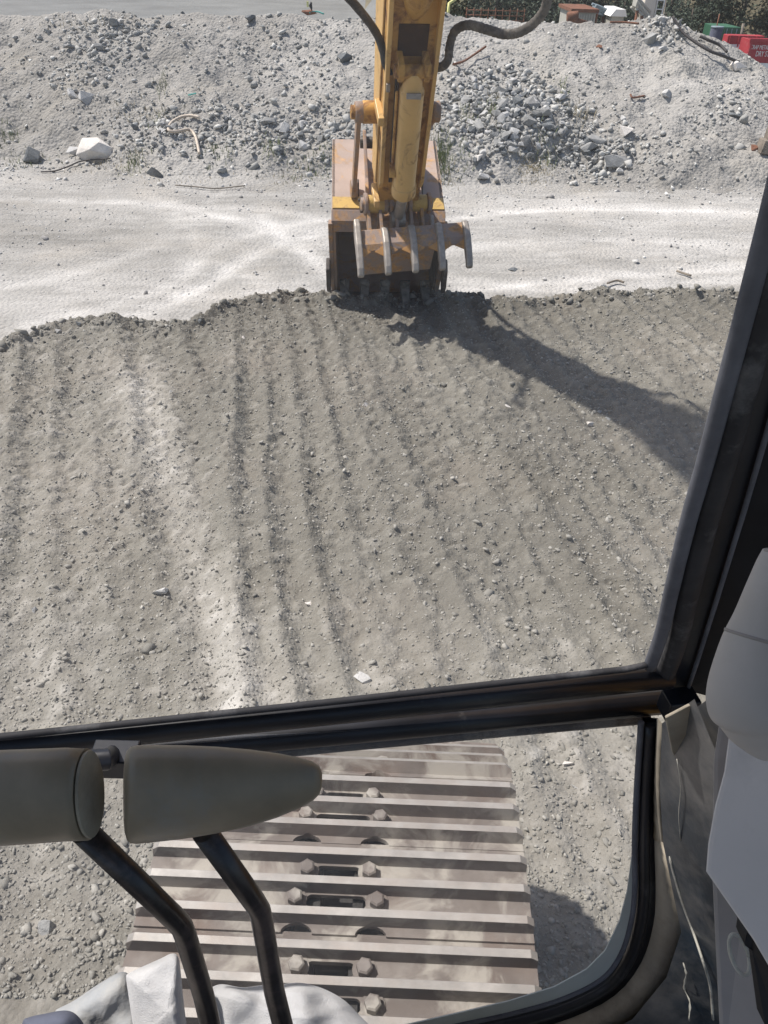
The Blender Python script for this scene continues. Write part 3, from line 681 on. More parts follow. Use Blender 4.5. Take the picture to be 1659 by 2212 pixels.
def hut_extra(e, a, b, zb, y, d):
    mb = MB(); mb.prism([(a.x - .1, y - .1, a.z), (b.x + .1, y - .1, a.z), (b.x, y - .1, a.z + .25), (a.x + .1, y - .1, a.z + .25)], (0, d + .2, 0)); mb.build('roof', M['white'], e)
far_box('plant_shed', 1238, 1288, 26, 38, 3, 'shed', 'pale corrugated shed with rusty roof edge beyond the bank', 'shed', shed_extra)
far_box('hut', 1322, 1348, 35, 38, 2, 'shed', 'small pale hut with a light roof between conveyor and ramp', 'hut', hut_extra)
# conveyors
def conveyor(name, p0, p1, y, w, mat, label, slats=9):
    a = WY(*p0, y); b = WY(*p1, y + .5); e = empty(name, (b.x, y, yz(b.x, y)), label, 'conveyor')
    dd = (b - a); up = Vector((0, 0, w)); mb = MB()
    for o_ in (Vector((0, 0, 0)), up): mb.tube([a + o_, b + o_], .05, 6)
    for o_ in (Vector((0, .8, 0)), up + Vector((0, .8, 0))): mb.tube([a + o_, b + o_], .05, 6)
    for i in range(slats + 1):
        q = a + dd * (i / slats); mb.tube([q, q + up], .03, 5); 
        if i < slats: mb.tube([q, a + dd * ((i + 1) / slats) + up], .025, 5)
    mb.build('truss', M[mat], e)
    mb = MB(); mb.prism([a + Vector((0, .1, .05)), b + Vector((0, .1, .05)), b + Vector((0, .1, w * .8)), a + Vector((0, .1, w * .8))], (0, .6, 0)); mb.build('belt_housing', M[mat], e)
    mb = MB()
    for k in (.12, .5):
        q = a + dd * k; mb.tube([q, (q.x, q.y, yz(q.x, q.y) - .1)], .06, 6)
    mb.build('support_leg', M['rusty'], e)
conveyor('conveyor', (1285, 26), (1322, 42), 39, .25, 'bluesteel', 'blue grey conveyor sloping down from the pale shed')
conveyor('conveyor', (1374, 18), (1400, 48), 36, .35, 'shed', 'steep pale lattice conveyor left of the cream column')
# red hopper frame in front of the shed
p = WY(1226, 46, 34); e = empty('hopper', (p.x, 34, yz(p.x, 34)), 'small red and cream hopper frame in front of the shed', 'hopper')
mb = MB(); q = WY(1225, 38, 34); q2 = WY(1270, 52, 34); mb.tube([q, q2], .09, 6, flat=.5); mb.tube([q, q + Vector((.4, 0, .05))], .18, 6); mb.build('arm', M['rusty'], e)
mb = MB(); mb.prism([q + Vector((.1, .1, -.1)), q + Vector((.3, .1, -.1)), q2 + Vector((-.3, .1, -.15)), q2 + Vector((-.9, .1, -1.6)), q + Vector((.1, .1, -1.6))], (0, .4, 0)); mb.build('chute', M['cream'], e)
# cream column with ladder
a = WY(1413, -140, 37); b = WY(1443, -140, 37); zb = yz(a.x, 37) - .2
e = empty('column', ((a.x + b.x) / 2, 37, zb), 'tall cream concrete column standing behind the right mound', 'column')
mb = MB(); mb.prism([(a.x - .05, 36.7, zb), (b.x - .05, 36.7, zb), (b.x + .0, 36.7, a.z), (a.x + .1, 36.7, a.z)], (0, .7, 0)); mb.build('shaft', M['cream'], e, .03)
mb = MB(); lx = b.x + .18
for s_ in (-.14, .14): mb.tube([(lx + s_, 36.8, zb + 1.9), (lx + s_, 36.8, a.z)], .03, 6)
zz = zb + 2.1
while zz < a.z: mb.tube([(lx - .14, 36.8, zz), (lx + .14, 36.8, zz)], .022, 5); zz += .3
mb.build('ladder', M['white'], e)
mb = MB(); mb.box((b.x + .1, 36.7, zb + 1.8), (.35, .4, .3)); mb.tube([(b.x, 36.7, zb + 1.5), (b.x + .3, 36.7, zb + 1.9)], .05, 6); mb.build('bracket', M['wood'], e)
strand_pts = [Vector((b.x + .33, 36.8, a.z)), Vector((b.x + .36, 36.5, zb + 2.4)), WY(1452, 62, 23.2)]
mb = MB(); mb.tube(spline(strand_pts, 6), .02, 5); o = mb.build('wire', M['bone']); recenter(o); tag(o, 'thin pale wire hanging from the cream column to the mound', 'wire')
# yellow handrail pipe
pts = [WY(968, 30, 30), WY(970, 8, 30), WY(985, -3, 30.5)]; mb = MB(); mb.tube([Vector((pts[0].x, 30, -1.9))] + pts, .05, 8)
o = mb.build('bollard_pipe', M['hivis']); recenter(o); tag(o, 'bent yellow pipe standing behind the bank just right of the arm', 'pipe')
# rusty cage in the trees
pts = WY(1060, 44, 44); e = empty('mesh_cage', (pts.x, 44, yz(pts.x, 44)), 'rusty wire mesh fence panel in front of the trees', 'fence')
mb = MB()
for i in range(9): x_ = pts.x - 1.2 + i * .35; mb.tube([(x_, 44, yz(pts.x, 44)), (x_, 44, pts.z + .5)], .02, 5)
mb.build('bar', M['rusty'], e); mb = MB()
for i in range(6): z_ = pts.z - .6 + i * .2; mb.tube([(pts.x - 1.25, 44, z_), (pts.x + 1.65, 44, z_)], .02, 5)
mb.build('rail', M['rusty'], e)

def text_mesh(txt, size, name, mat, loc, parent, ext=.004, wf=1.0):
    cu = bpy.data.curves.new(name, 'FONT'); cu.body = txt; cu.size = size; cu.extrude = ext; cu.align_x = 'LEFT'; cu.resolution_u = 3
    o = bpy.data.objects.new('tmp', cu); COL.objects.link(o); dg = bpy.context.evaluated_depsgraph_get()
    me = bpy.data.meshes.new_from_object(o.evaluated_get(dg)); bpy.data.objects.remove(o); bpy.data.curves.remove(cu)
    me.materials.clear(); me.materials.append(M[mat]); me.transform(Matrix.Diagonal((wf, 1, 1, 1))); me.transform(Matrix.Rotation(R(90), 4, 'X')); me.transform(Matrix.Translation(loc))
    return link(name, me, parent)
# red scrap container, right
YC1 = 33.0
a = WY(1622, 84, YC1); zb = yz(a.x, YC1) - .1; x1 = a.x + 6.0; top = a.z
e = empty('scrap_container', (a.x + 3, YC1 + 1.2, zb), 'bright red scrap container with white lettering at the far right', 'container')
mb = MB(); mb.box((a.x + 3, YC1 + .04, (zb + top) / 2), (6, .08, top - zb)); mb.box((a.x + 3, YC1 + .9, (zb + top) / 2 - .02), (6, .08, top - zb - .04))
mb.box((a.x + .04, YC1 + .47, (zb + top) / 2 - .01), (.08, .78, top - zb - .02)); mb.box((a.x + 5.96, YC1 + .47, (zb + top) / 2 - .01), (.08, .78, top - zb - .02)); mb.box((a.x + 3, YC1 + .47, zb + .3), (5.84, .78, .1)); mb.build('body', M['red'], e, .01)
mb = MB()
for i in range(7): mb.box((a.x + .05 + i * .98, YC1 - .04, top - .28), (.09, .07, .56))
mb.box((a.x + 3, YC1 - .04, top - .03), (6.1, .10, .10)); mb.build('rib', M['red'], e, .005)
zt = WY(1640, 103, YC1).z; zt2 = WY(1640, 113, YC1).z
text_mesh('SCRAP METAL ONLY', .19, 'lettering', 'white', Vector((a.x + .02, YC1 - .01, zt - .05)), e, wf=.62)
text_mesh('DRY STEEL', .25, 'lettering', 'white', Vector((a.x + .32, YC1 - .01, zt2 - .13)), e, wf=.62)
mb = MB(); mb.box((a.x + 3, YC1 - .012, zt2 - .34 - .35), (6, .02, .7)); mb.build('white_panel', M['white'], e)
# second, farther red container
YC2 = 37.0
c = WY(1574, 76, YC2); d_ = WY(1621, 76, YC2); zb2 = yz(c.x, YC2) - .1
e = empty('scrap_container', ((c.x + d_.x) / 2, YC2 + 1.2, zb2), 'darker red container with a white lower panel left of the lettered one', 'container')
mb = MB(); mb.box(((c.x + d_.x) / 2 + .3, YC2 + .3, (zb2 + c.z) / 2), (d_.x - c.x + .6, .6, c.z - zb2)); mb.build('body', M['red'], e, .02)
mb = MB(); zw = WY(1600, 96, YC2).z; mb.box(((c.x + d_.x) / 2 + .3, YC2 - .01, zw - .5), (d_.x - c.x + .6, .02, 1.0)); mb.build('white_panel', M['white'], e)
text_mesh('663', .2, 'lettering', 'white', Vector((WY(1606, 90, YC2).x, YC2 - .01, WY(1606, 91, YC2).z)), e, wf=.7)
mb = MB()
for i in range(4): mb.box((c.x + .1 + i * .36, YC2 - .03, c.z - .2), (.05, .05, .4))
mb.build('rib', M['red'], e)
# green skip
YC3 = 41.0
c = WY(1553, 58, YC3); d_ = WY(1602, 58, YC3); zb3 = yz(c.x, YC3) - .1
e = empty('green_skip', ((c.x + d_.x) / 2, YC3 + 1, zb3), 'dark green skip with pale frame lines behind the red containers', 'skip')
mb = MB(); mb.box(((c.x + d_.x) / 2, YC3 + 1, (zb3 + c.z) / 2), (d_.x - c.x, 2, c.z - zb3)); mb.build('body', M['green'], e, .02)
mb = MB()
for i in range(3): x_ = c.x + .4 + i * .22; mb.box((x_, YC3 - .02, c.z - .2), (.03, .03, .28))
mb.box((c.x + .62, YC3 - .02, c.z - .36), (.6, .03, .03)); mb.build('frame_line', M['bluesteel'], e)
mb = MB(); mb.tube([(d_.x + .05, YC3, zb3), (d_.x + .05, YC3, c.z + .15)], .06, 6); mb.build('corner_post', M['wood'], e)
q = WY(1548, 66, 39.5); e = empty('barrel', (q.x, 39.5, yz(q.x, 39.5)), 'dark blue barrel beside the green skip', 'barrel')
zq = yz(q.x, 39.5) - .1; mb = MB(); mb.tube([(q.x, 39.5, zq), (q.x, 39.5, q.z + .1)], .26, 16); mb.build('drum', M['denim'], e, .02)
mb = MB(); mb.tube([(q.x, 39.5, q.z + .1), (q.x, 39.5, q.z + .16)], .27, 16); mb.build('rim', M['bluesteel'], e)
q = WY(1556, 30, 40); mb = MB(); mb.tube([(q.x, 40, yz(q.x, 40)), (q.x - .03, 40, q.z)], .025, 6); o = mb.build('marker_pole', M['rusty']); recenter(o); tag(o, 'thin rusty pole standing left of the green skip', 'pole')

# timber post and sleeper at the right edge
c = WH(1652, 330); t_ = (c - EYE).dot(f0)
e = empty('timber_stack', c, 'weathered timber post with pale strap at the right edge', 'timber')
mb = MB(); pz = c + Vector((.02, 0, 0)); mb.tube([pz + Vector((0, 0, -.1)), pz + Vector((.16, .1, 1.55))], .17, 4, rot=.785); mb.build('post', M['wood'], e, .01)
mb = MB(); mb.box(pz + Vector((.15, -.12, .12)), (.75, .35, .26), Matrix.Rotation(.12, 3, 'Y')); mb.build('sleeper', M['wood'], e, .015)
mb = MB(); mb.tube([pz + Vector((-.2, -.2, .72)), pz + Vector((.25, -.22, .56)), pz + Vector((.5, -.1, .50))], .03, 6, flat=.4); mb.build('strap', M['white'], e)
boulder(1628, 322, 22, .8, 'rusty', 'scrap_lump', 'rusty red lump beside the timber post', 63, .2, 12, 'scrap')

# trees and scrub on the foot of the hill
def make_tree(kind, seed):
    r_ = random.Random(seed); e = bpy.data.objects.new({'leaf': 'scrub_tree', 'leaf2': 'dry_shrub'}[kind], None)
    mb = MB(); h = r_.uniform(2.6, 4.0) if kind == 'leaf' else r_.uniform(1.2, 2.0)
    top = Vector((r_.gauss(0, .2), r_.gauss(0, .2), h * .8)); mb.tube([(0, 0, -.3), top * .5 + Vector((r_.gauss(0, .1), 0, 0)), top], [.11, .08, .03], 7)
    limbs = []
    for i in range(7):
        k_ = r_.uniform(.08, .75); st = top * k_; a_ = r_.uniform(0, 6.28); l = r_.uniform(.6, 1.3) * (1.1 - k_ * .5) * h * .35
        en = st + Vector((math.cos(a_) * l, math.sin(a_) * l, l * r_.uniform(.2, .8))); mb.tube([st, (st + en) / 2 + Vector((0, 0, .08)), en], [.045, .03, .012], 5); limbs.append(en)
    me_t = MB.build(mb, 'trunk', M['bark']); me_t.parent = e
    mb = MB()
    cl = [(p_, r_.uniform(.35, .75) * h * .25) for p_ in limbs] + [(top * k_, .3 * h) for k_ in (.5, .75, 1.0)] + [(Vector((r_.gauss(0, .6), r_.gauss(0, .6), h * r_.uniform(.1, .6))), .22 * h) for _ in range(5)]
    for c_, rad in cl:
        for _ in range(150 if kind == 'leaf' else 90):
            d__ = Vector((r_.gauss(0, 1), r_.gauss(0, 1), r_.gauss(0, .8))).normalized() * rad * r_.uniform(.3, 1.1); p_ = c_ + d__
            if p_.z < 0: continue
            q = Quaternion(Vector((r_.gauss(0, 1), r_.gauss(0, 1), r_.gauss(0, 1))).normalized(), r_.uniform(0, 6)); s_ = r_.uniform(.05, .13)
            mb.add([p_ + q @ Vector(v) * s_ for v in ((-1, 0, 0), (0, -.5, 0), (1, 0, .2), (0, .5, 0))], [(0, 1, 2, 3)])
    me_c = mb.build('crown', M[kind]); me_c.parent = e
    COL.objects.link(e); return e
def copy_tree(e):
    c_ = e.copy(); COL.objects.link(c_)
    for ch in e.children:
        d__ = ch.copy(); d__.parent = c_; COL.objects.link(d__)
    return c_
protos = [make_tree('leaf', 1), make_tree('leaf', 2), make_tree('leaf', 3), make_tree('leaf2', 4), make_tree('leaf2', 5)]
used = set(); r_ = random.Random(21); cnt = 0
for row, (yy, step) in enumerate(((46.5, 1.5), (48.5, 1.7), (51, 1.9), (54.5, 2.2))):
    x_ = 1.5 + r_.uniform(0, 1)
    while x_ < 33:
        yard_right = 17.5 < x_ < 29 and row == 0
        k_ = r_.choice((0, 1, 2, 0, 1, 2, 3, 4)) if x_ < 18 else r_.choice((0, 1, 3, 4, 3, 4, 2))
        if not (yard_right and r_.random() < .75):
            e = protos[k_] if k_ not in used else copy_tree(protos[k_]); used.add(k_)
            y_ = yy + r_.uniform(-.7, .7); s_ = r_.uniform(.8, 1.25); e.location = (x_, y_, yz(x_, y_) - .1); e.scale = (s_, s_, s_ * r_.uniform(.85, 1.15)); e.rotation_euler = (0, 0, r_.uniform(0, 6.28))
            side = 'behind the sheds' if x_ < 18 else 'behind the containers'
            rw = ('front edge of', 'second line of', 'middle of', 'back of')[row]
            if k_ < 3: tag(e, f'dark green scrub tree in the {rw} the wood {side}', 'tree', f'trees in the {rw} the wood {side}')
            else: tag(e, f'low dry brown shrub in the {rw} the wood {side}', 'shrub', f'shrubs in the {rw} the wood {side}')
        x_ += step * r_.uniform(.7, 1.3)

# ================================================================== the excavator
CA = R(9.5)
F = Vector((-math.sin(CA), math.cos(CA), 0)); RT = Vector((math.cos(CA), math.sin(CA), 0)); UP = Vector((0, 0, 1))
def E(u, v, z):      # the arm leans a little to the left with height
    return F * u + RT * (v - (.06 * max(0, z - .7) if u > 4 else 0)) + UP * z
exc = empty('excavator', (0.2, -0.3, 0), 'yellow excavator seen from inside its cab, arm and bucket reaching ahead', 'excavator')
def sub(name, loc, parent):
    o = bpy.data.objects.new(name, None); COL.objects.link(o); o.parent = parent; o.location = Vector(loc) - root_loc(parent); o.empty_display_size = .05; return o
def side_plate(mb, prof, v, th, mi=0):
    """profile of (u, z) extruded sideways"""
    mb.prism([E(u, v, z) for u, z in prof], RT * th, mi)
V0 = 1.15
# ---- stick
LP = (6.75, .68); UPn = (5.20, 3.20)          # lower and upper pin in the arm's plane
ax = Vector((UPn[0] - LP[0], UPn[1] - LP[1])); LEN = ax.length; ax = ax / LEN; nx = Vector((-ax.y, ax.x))     # nx points toward the cab (-u)
def S(l, d): p = Vector(LP) + ax * l + nx * d; return (p.x, p.y)      # l along the stick, d toward the cab
if nx.x > 0: nx = -nx
sw = .175
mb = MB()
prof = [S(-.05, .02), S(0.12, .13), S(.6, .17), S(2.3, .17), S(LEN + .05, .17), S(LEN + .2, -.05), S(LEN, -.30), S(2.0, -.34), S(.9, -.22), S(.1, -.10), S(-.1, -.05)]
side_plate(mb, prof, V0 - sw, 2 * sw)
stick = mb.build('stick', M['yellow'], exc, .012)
mb = MB()
for sgn in (-1, 1):                         # raised side flanges of the front face
    v = V0 + sgn * sw - (.0 if sgn < 0 else .03)
    side_plate(mb, [S(.35, .165), S(.45, .215), S(2.2, .225), S(LEN, .225), S(LEN, .165)], v - (.004 if sgn < 0 else -.004), .030)
mb.build('flange', M['yellow_clean'], stick, .004)
mb = MB()
side_plate(mb, [S(.3, -.12), S(.3, .06), S(2.2, .08), S(LEN, .08), S(LEN, -.2), S(1.9, -.24)], V0 - sw - .014, .012)
mb.build('side_stiffener', M['yellow_clean'], stick, .004)
mb = MB()
for l in (1.02, .22): 
    side_plate(mb, [S(l, .05), S(l + .07, .05), S(l + .07, .25), S(l, .25)], V0 - sw - .045, .045)
mb.build('side_lug', M['yellow_clean'], stick, .006)
# dark plate painted as recess shade, clevis for the thumb cylinder near the top
lc = 1.50
mb = MB(); side_plate(mb, [S(lc + .02, .171), S(lc + .24, .171), S(lc + .24, .178), S(lc + .02, .178)], V0 - .10, .20)
mb.build('recess_shade', M['recess_shade'], stick)
mb = MB()
for sgn in (-1, 1):
    side_plate(mb, [S(lc - .10, .16), S(lc + .06, .16), S(lc + .05, .30), S(lc - .01, .33), S(lc - .08, .30)], V0 + sgn * .088 - .022, .044)
mb.tube([E(*[S(lc - .02, .27)[0]], V0 - .13, S(lc - .02, .27)[1]), E(S(lc - .02, .27)[0], V0 + .13, S(lc - .02, .27)[1])], .045, 16)
mb.build('clevis', M['yellow'], stick, .006)
mb = MB(); a_, b_ = S(lc + .30, .17), S(lc + .72, .17)
pts = [E(*(lambda q: (q[0], V0, q[1]))(S(lc + .27 + .06 * k, .165 + .07 * math.sin(math.pi * min(k, 8) / 16)))) for k in range(9)]
mb.tube(pts, [.02, .06, .085, .10, .11, .115, .12, .12, .12], 20, flat=1, up=(0, 0, 1))
mb.build('cover_dome', M['yellow'], stick)
# lube lines on the left of the stick front
mb = MB()
for dv, r_ in ((.10, .009), (.085, .006)):
    mb.tube([E(*(lambda q: (q[0], V0 - dv, q[1]))(S(l, .20))) for l in (.45, .8, 1.2, lc - .05)], r_, 6)
mb.build('grease_line', M['greasy'], stick)

# ---- boom: leaves the top of the stick, knees over and comes back to the house
mb = MB()
bp = [(5.05, 3.75), (4.4, 4.25), (3.0, 4.75), (1.9, 4.2), (.9, 2.6), (.35, 1.75), (.1, 1.2), (.55, 1.1), (.85, 1.55), (1.5, 2.55), (2.35, 3.25), (3.1, 3.5), (4.4, 3.25), (5.1, 3.0), (5.35, 3.1)]
side_plate(mb, bp, V0 - .23, .46)
boom = mb.build('boom', M['yellow'], exc, .02)
mb = MB(); mb.tube([E(5.2, V0 - .28, 3.2), E(5.2, V0 + .28, 3.2)], .09, 20); mb.build('pin', M['greasy'], boom, .005)
mb = MB(); mb.tube([E(.75, V0 - .27, .9), E(1.15, V0 - .27, 2.75)], [.07, .07], 18); mb.tube([E(.75, V0 + .30, .9), E(1.15, V0 + .30, 2.75)], [.07, .07], 18)
mb.build('boom_cylinder', M['yellow'], exc)

# ---- thumb cylinder on the cab side of the stick
c0 = S(lc - .02, .27); c1 = S(.40, .30); c2 = S(.03, .20)
P0, P1, P2 = E(c0[0], V0, c0[1]), E(c1[0], V0, c1[1]), E(c2[0], V0, c2[1])
dv = (P1 - P0).normalized()
mb = MB(); mb.tube([P0, P0 + dv * .05, P0 + dv * .12, P0 + dv * .14, P1 - dv * .12, P1 - dv * .118, P1 - dv * .03, P1], [.05, .065, .07, .086, .086, .097, .097, .07], 28)
cyl = mb.build('thumb_cylinder', M['yellow_clean'], exc, .003)
mb = MB(); mb.tube([P1, P2], .042, 16); mb.tube([P2 - RT * .06, P2 + RT * .06], .07, 18); mb.build('rod_end', M['steel'], cyl, .003)
mb = MB(); mb.tube([P0 + dv * .13 - RT * .06, P0 + dv * .13 + RT * .06], .03, 10); mb.box(P0 + dv * .12 + nx.x * F * .08 + UP * nx.y * .08, (.10, .05, .035)); mb.build('band', M['steel'], cyl, .003)
mb = MB(); mb.box(P1 - dv * .26 - RT * .10, (.05, .06, .10)); mb.tube([P1 - dv * .28 - RT * .105, P1 - dv * .9 - RT * .105, P0 + dv * .15 - RT * .105], .011, 8); mb.build('oil_line', M['yellow'], cyl, .004)

# ---- bucket
BW = .50
bprof = [(6.80, .50), (6.86, .60), (7.95, .95), (8.22, .90), (8.38, .66), (8.40, .35), (8.26, .02), (8.0, -.26), (7.62, -.44), (7.36, -.50)]
bsq = lambda P: [(u, z if z > .5 else .5 - (.5 - z) * .90) for u, z in P]
bprof = bsq(bprof)
def shell(mb, prof, v0, v1, th, mi=0):
    n = len(prof); P = [Vector(p) for p in prof]; inner = []
    for i, p in enumerate(P):
        d = (P[min(i + 1, n - 1)] - P[max(i - 1, 0)]).normalized(); inner.append(p + Vector((d.y, -d.x)) * th)
    loop = [(p.x, p.y) for p in P] + [(p.x, p.y) for p in inner[::-1]]
    for i in range(n - 1):
        q = [loop[i], loop[i + 1], loop[2 * n - 2 - i], loop[2 * n - 1 - i]]
        mb.prism([E(u, v0, z) for u, z in q], RT * (v1 - v0), mi)
bucket = sub('bucket', E(7.6, V0 - .04, 0), exc)
BV = V0 - .04
mb = MB(); shell(mb, bprof, BV - BW, BV + BW, .022); mb.build('shell', M['bucket'], bucket)
mb = MB(); shell(mb, [(6.80, .42), (6.79, .52), (6.85, .600)], BV - BW - .004, BV + BW + .004, .06); mb.build('lip_beam', M['thumb'], bucket, .006)
mb = MB(); shell(mb, [(6.858, .612), (7.02, .664)], BV - BW + .006, BV + BW - .006, .01); mb.build('yellow_strip', M['lip'], bucket, .002)
edge = bsq([(7.36, -.50), (7.16, -.22), (6.98, .06), (6.84, .34), (6.80, .50)])
for sgn in (-1, 1):
    mb = MB(); side_plate(mb, bprof + edge[1:-1], BV + sgn * BW - (.03 if sgn > 0 else 0), .03); mb.build('side_plate', M['bucket_in'] if sgn > 0 else M['bucket'], bucket, .004)
    mb = MB()
    rim = [(p[0] - .03, p[1]) for p in edge]; side_plate(mb, rim + [(p[0] + .10, p[1]) for p in edge[::-1]], BV + sgn * (BW + .012) - .02, .04); mb.build('side_rim', M['thumb'], bucket, .008)
    mb = MB(); vv = BV + sgn * (BW + .045) - .02
    side_plate(mb, [(7.02, .06), (6.96, .14), (6.86, .06), (6.90, -.12), (6.98, -.20), (7.10, -.10)], vv, .04); mb.build('side_cutter', M['bucket_in'], bucket, .01)
mb = MB(); side_plate(mb, bsq([(7.42, -.50), (7.30, -.485), (7.10, -.47), (7.08, -.44), (7.30, -.43), (7.44, -.46)]), BV - BW + .01, 2 * BW - .02); mb.build('cutting_edge', M['bucket_in'], bucket, .006)
for i in range(5):
    v = BV - BW + .10 + i * (2 * BW - .2) / 4
    mb = MB(); mb.prism([E(7.34, v - .05, -.20), E(7.34, v + .05, -.20), E(7.03, v + .028, -.33), E(7.03, v - .028, -.33)], UP * -.08); v_, f_ = hull_rock(500 + i, 10, (.055, .05, .045)); mb.add([E(7.24, v, -.20) + Vector(q) for q in v_], [tuple(int(j) for j in q) for q in f_])
    mb.build('tooth', M['gravel_tooth'], bucket, .004)
# hook ears and stiffener on top of the bucket
for sgn in (-1, 1):
    mb = MB(); side_plate(mb, [(6.84, .56), (6.66, .60), (6.62, .72), (6.74, .80), (6.95, .84), (7.25, 1.16), (7.40, 1.14), (7.62, .88), (7.70, .80)], V0 + sgn * .225 - .015, .03); mb.build('ear', M['thumb'], bucket, .006)
    mb = MB(); mb.box(E(7.1, BV + sgn * .285, .72), (.055, .12, .12), Matrix.Rotation(CA, 3, 'Z')); mb.build('stop_block', M['greasy'], bucket, .006)
mb = MB(); mb.tube([E(7.32, V0 - .27, 1.05), E(7.32, V0 + .27, 1.05)], .05, 16); mb.build('link_pin', M['greasy'], bucket, .004)

# the bucket sits a few degrees clockwise of the arm
pv = E(6.8, BV, 0); RB = Matrix.Translation(pv) @ Matrix.Rotation(-R(7), 4, 'Z') @ Matrix.Translation(-pv)
for ch in bucket.children:
    L_ = root_loc(bucket); ch.data.transform(Matrix.Translation(-L_) @ RB @ Matrix.Translation(L_))
# ---- tipping links between stick and bucket
def strap_link(name, a, b, v, w, th, mat, parent, r=.09):
    mb = MB(); pa_, pb_ = Vector(a), Vector(b); d = (pb_ - pa_).normalized(); q = Vector((-d.y, d.x))
    side_plate(mb, [tuple(pa_ + q * w), tuple(pb_ + q * w), tuple(pb_ - q * w), tuple(pa_ - q * w)], v, th)
    for p_ in (pa_, pb_): mb.tube([E(p_.x, v - .012, p_.y), E(p_.x, v + th + .012, p_.y)], r, 20)
    return mb.build(name, mat, parent, .004)
LA = S(.88, -.02)
for sgn, v in ((-1, V0 - .335), (1, V0 + .255)):
    strap_link('tipping_link', (LA[0] + .02, LA[1] + .02), (7.22, 1.02) if sgn > 0 else (7.02, .74), v, .035, .035, M['thumb'], exc, .075)
mb = MB(); mb.tube([E(LA[0] + .02, V0 - .38, LA[1] + .02), E(LA[0] + .02, V0 - .17, LA[1] + .02)], .05, 18); mb.tube([E(LA[0] + .02, V0 - .29, LA[1] + .02), E(LA[0] + .02, V0 - .16, LA[1] + .02)], .08, 18); mb.build('pivot_boss', M['yellow'], stick, .006)

for sgn in (-1, 1):
    q = S(0, 0); mb = MB(); mb.tube([E(q[0], V0 + sgn * .18, q[1]), E(q[0], V0 + sgn * .30, q[1])], .07, 20); mb.tube([E(q[0], V0 + sgn * .28, q[1] + .035), E(q[0], V0 + sgn * .315, q[1] + .035)], .014, 6); mb.build('lower_pin', M['greasy'], stick, .004)
mb = MB(); q = S(1.30, .232); q2 = S(1.36, .232); mb.prism([E(q[0], V0 - sw + .002, q[1]), E(q[0], V0 - sw + .028, q[1]), E(q2[0], V0 - sw + .028, q2[1]), E(q2[0], V0 - sw + .002, q2[1])], E(*(lambda a: (a[0] - S(1.3, .2)[0], 0, a[1] - S(1.3, .2)[1]))(S(1.3, .215)))); mb.build('hose_clamp', M['steel'], stick, .002)
# ---- thumb
thumb = sub('thumb', E(6.7, V0, .6), exc)
TPn = (6.60, .72)
mb = MB(); 
for a_, b_, r_ in ((-.27, -.10, .073), (.12, .25, .068)): mb.tube([E(TPn[0], V0 + a_, TPn[1]), E(TPn[0], V0 + b_, TPn[1])], r_, 22)
mb.build('pivot_tube', M['lip'], thumb, .006)
mb = MB(); mb.tube([E(TPn[0], V0 - .31, TPn[1]), E(TPn[0], V0 + .30, TPn[1])], .055, 18)
for v_ in (-.285, .255): mb.tube([E(TPn[0], V0 + v_, TPn[1]), E(TPn[0], V0 + v_ + .03, TPn[1])], .09, 6 if v_ > 0 else 20)
for v_ in (-.10, -.055, .06, .105): mb.tube([E(TPn[0], V0 + v_ - .018, TPn[1]), E(TPn[0], V0 + v_ + .014, TPn[1])], .080, 20)
mb.build('pivot_pin', M['thumb'], thumb, .005)
mb = MB()
for v_ in (-.255, -.155, -.02, .105, .2): side_plate(mb, [(6.66, .78), (6.54, .70), (6.36, .50), (6.40, .42), (6.52, .50), (6.70, .68)], V0 + v_ - .012, .026)
mb.build('arm_plate', M['thumb'], thumb, .004)
# rake bar, slightly twisted: measured from the bar's corners
TC = 1.235; THW = .475
def TB(u, v, z): return E(u, TC + v, (z - .32) * .70 + .32 + v * .055 + .085)
def tprism(mb, prof, v0, v1, mi=0):
    a_ = [TB(u, v0, z) for u, z in prof]; b_ = [TB(u, v1, z) for u, z in prof]; n_ = len(prof)
    mb.add(a_ + b_, [tuple(range(n_)), tuple(range(2 * n_ - 1, n_ - 1, -1))] + [(i, i + n_, (i + 1) % n_ + n_, (i + 1) % n_) for i in range(n_)], mi)
mb = MB(); tprism(mb, [(6.42, .575), (6.39, .585), (6.27, .47), (6.245, .40), (6.27, .375), (6.31, .40)], -THW, THW)
mb.build('rake_bar', M['thumb'], thumb, .006)
mb = MB(); gap = 2 * (THW - .02) / 4
for i in range(5):
    v = -THW + .02 + i * gap
    for s_ in (-1, 1):
        if (i == 0 and s_ < 0) or (i == 4 and s_ > 0): continue
        
        mb.add([TB(6.262, v, .47), TB(6.240, v + s_ * gap * .44, .395), TB(6.205, v, .33), TB(6.26, v, .32), TB(6.262, v + s_ * gap * .44, .378), TB(6.275, v, .44)], [(0, 1, 2), (2, 1, 4, 3), (0, 5, 4, 1), (0, 2, 3, 5)])
mb.build('gusset', M['gusset'], thumb, .002)
mb = MB(); tprism(mb, [(6.33, .43), (6.36, .42), (6.56, -.02), (6.54, -.03)], -THW + .05, THW - .26); tprism(mb, [(6.33, .43), (6.36, .42), (6.46, .29), (6.44, .28)], THW - .26, THW - .12); mb.build('web_plate', M['thumb'], thumb, .004)
for i in range(5):
    v = -THW + .02 + i * gap - .027
    topk = [(6.42, .72), (6.36, .66)] if i in (0,) else [(6.41, .60), (6.36, .615)]
    outer = topk[1:] + [(6.235, .50), (6.165, .385), (6.11, .28), (6.085, .20), (6.10, .165)]
    inner_ = [(6.135, .165), (6.16, .23), (6.22, .31), (6.29, .40), (6.40, .52)] + topk[:1]
    mb = MB(); tprism(mb, outer + inner_, v, v + .054); mb.build('tine', M['steel'], thumb, .013, 3)
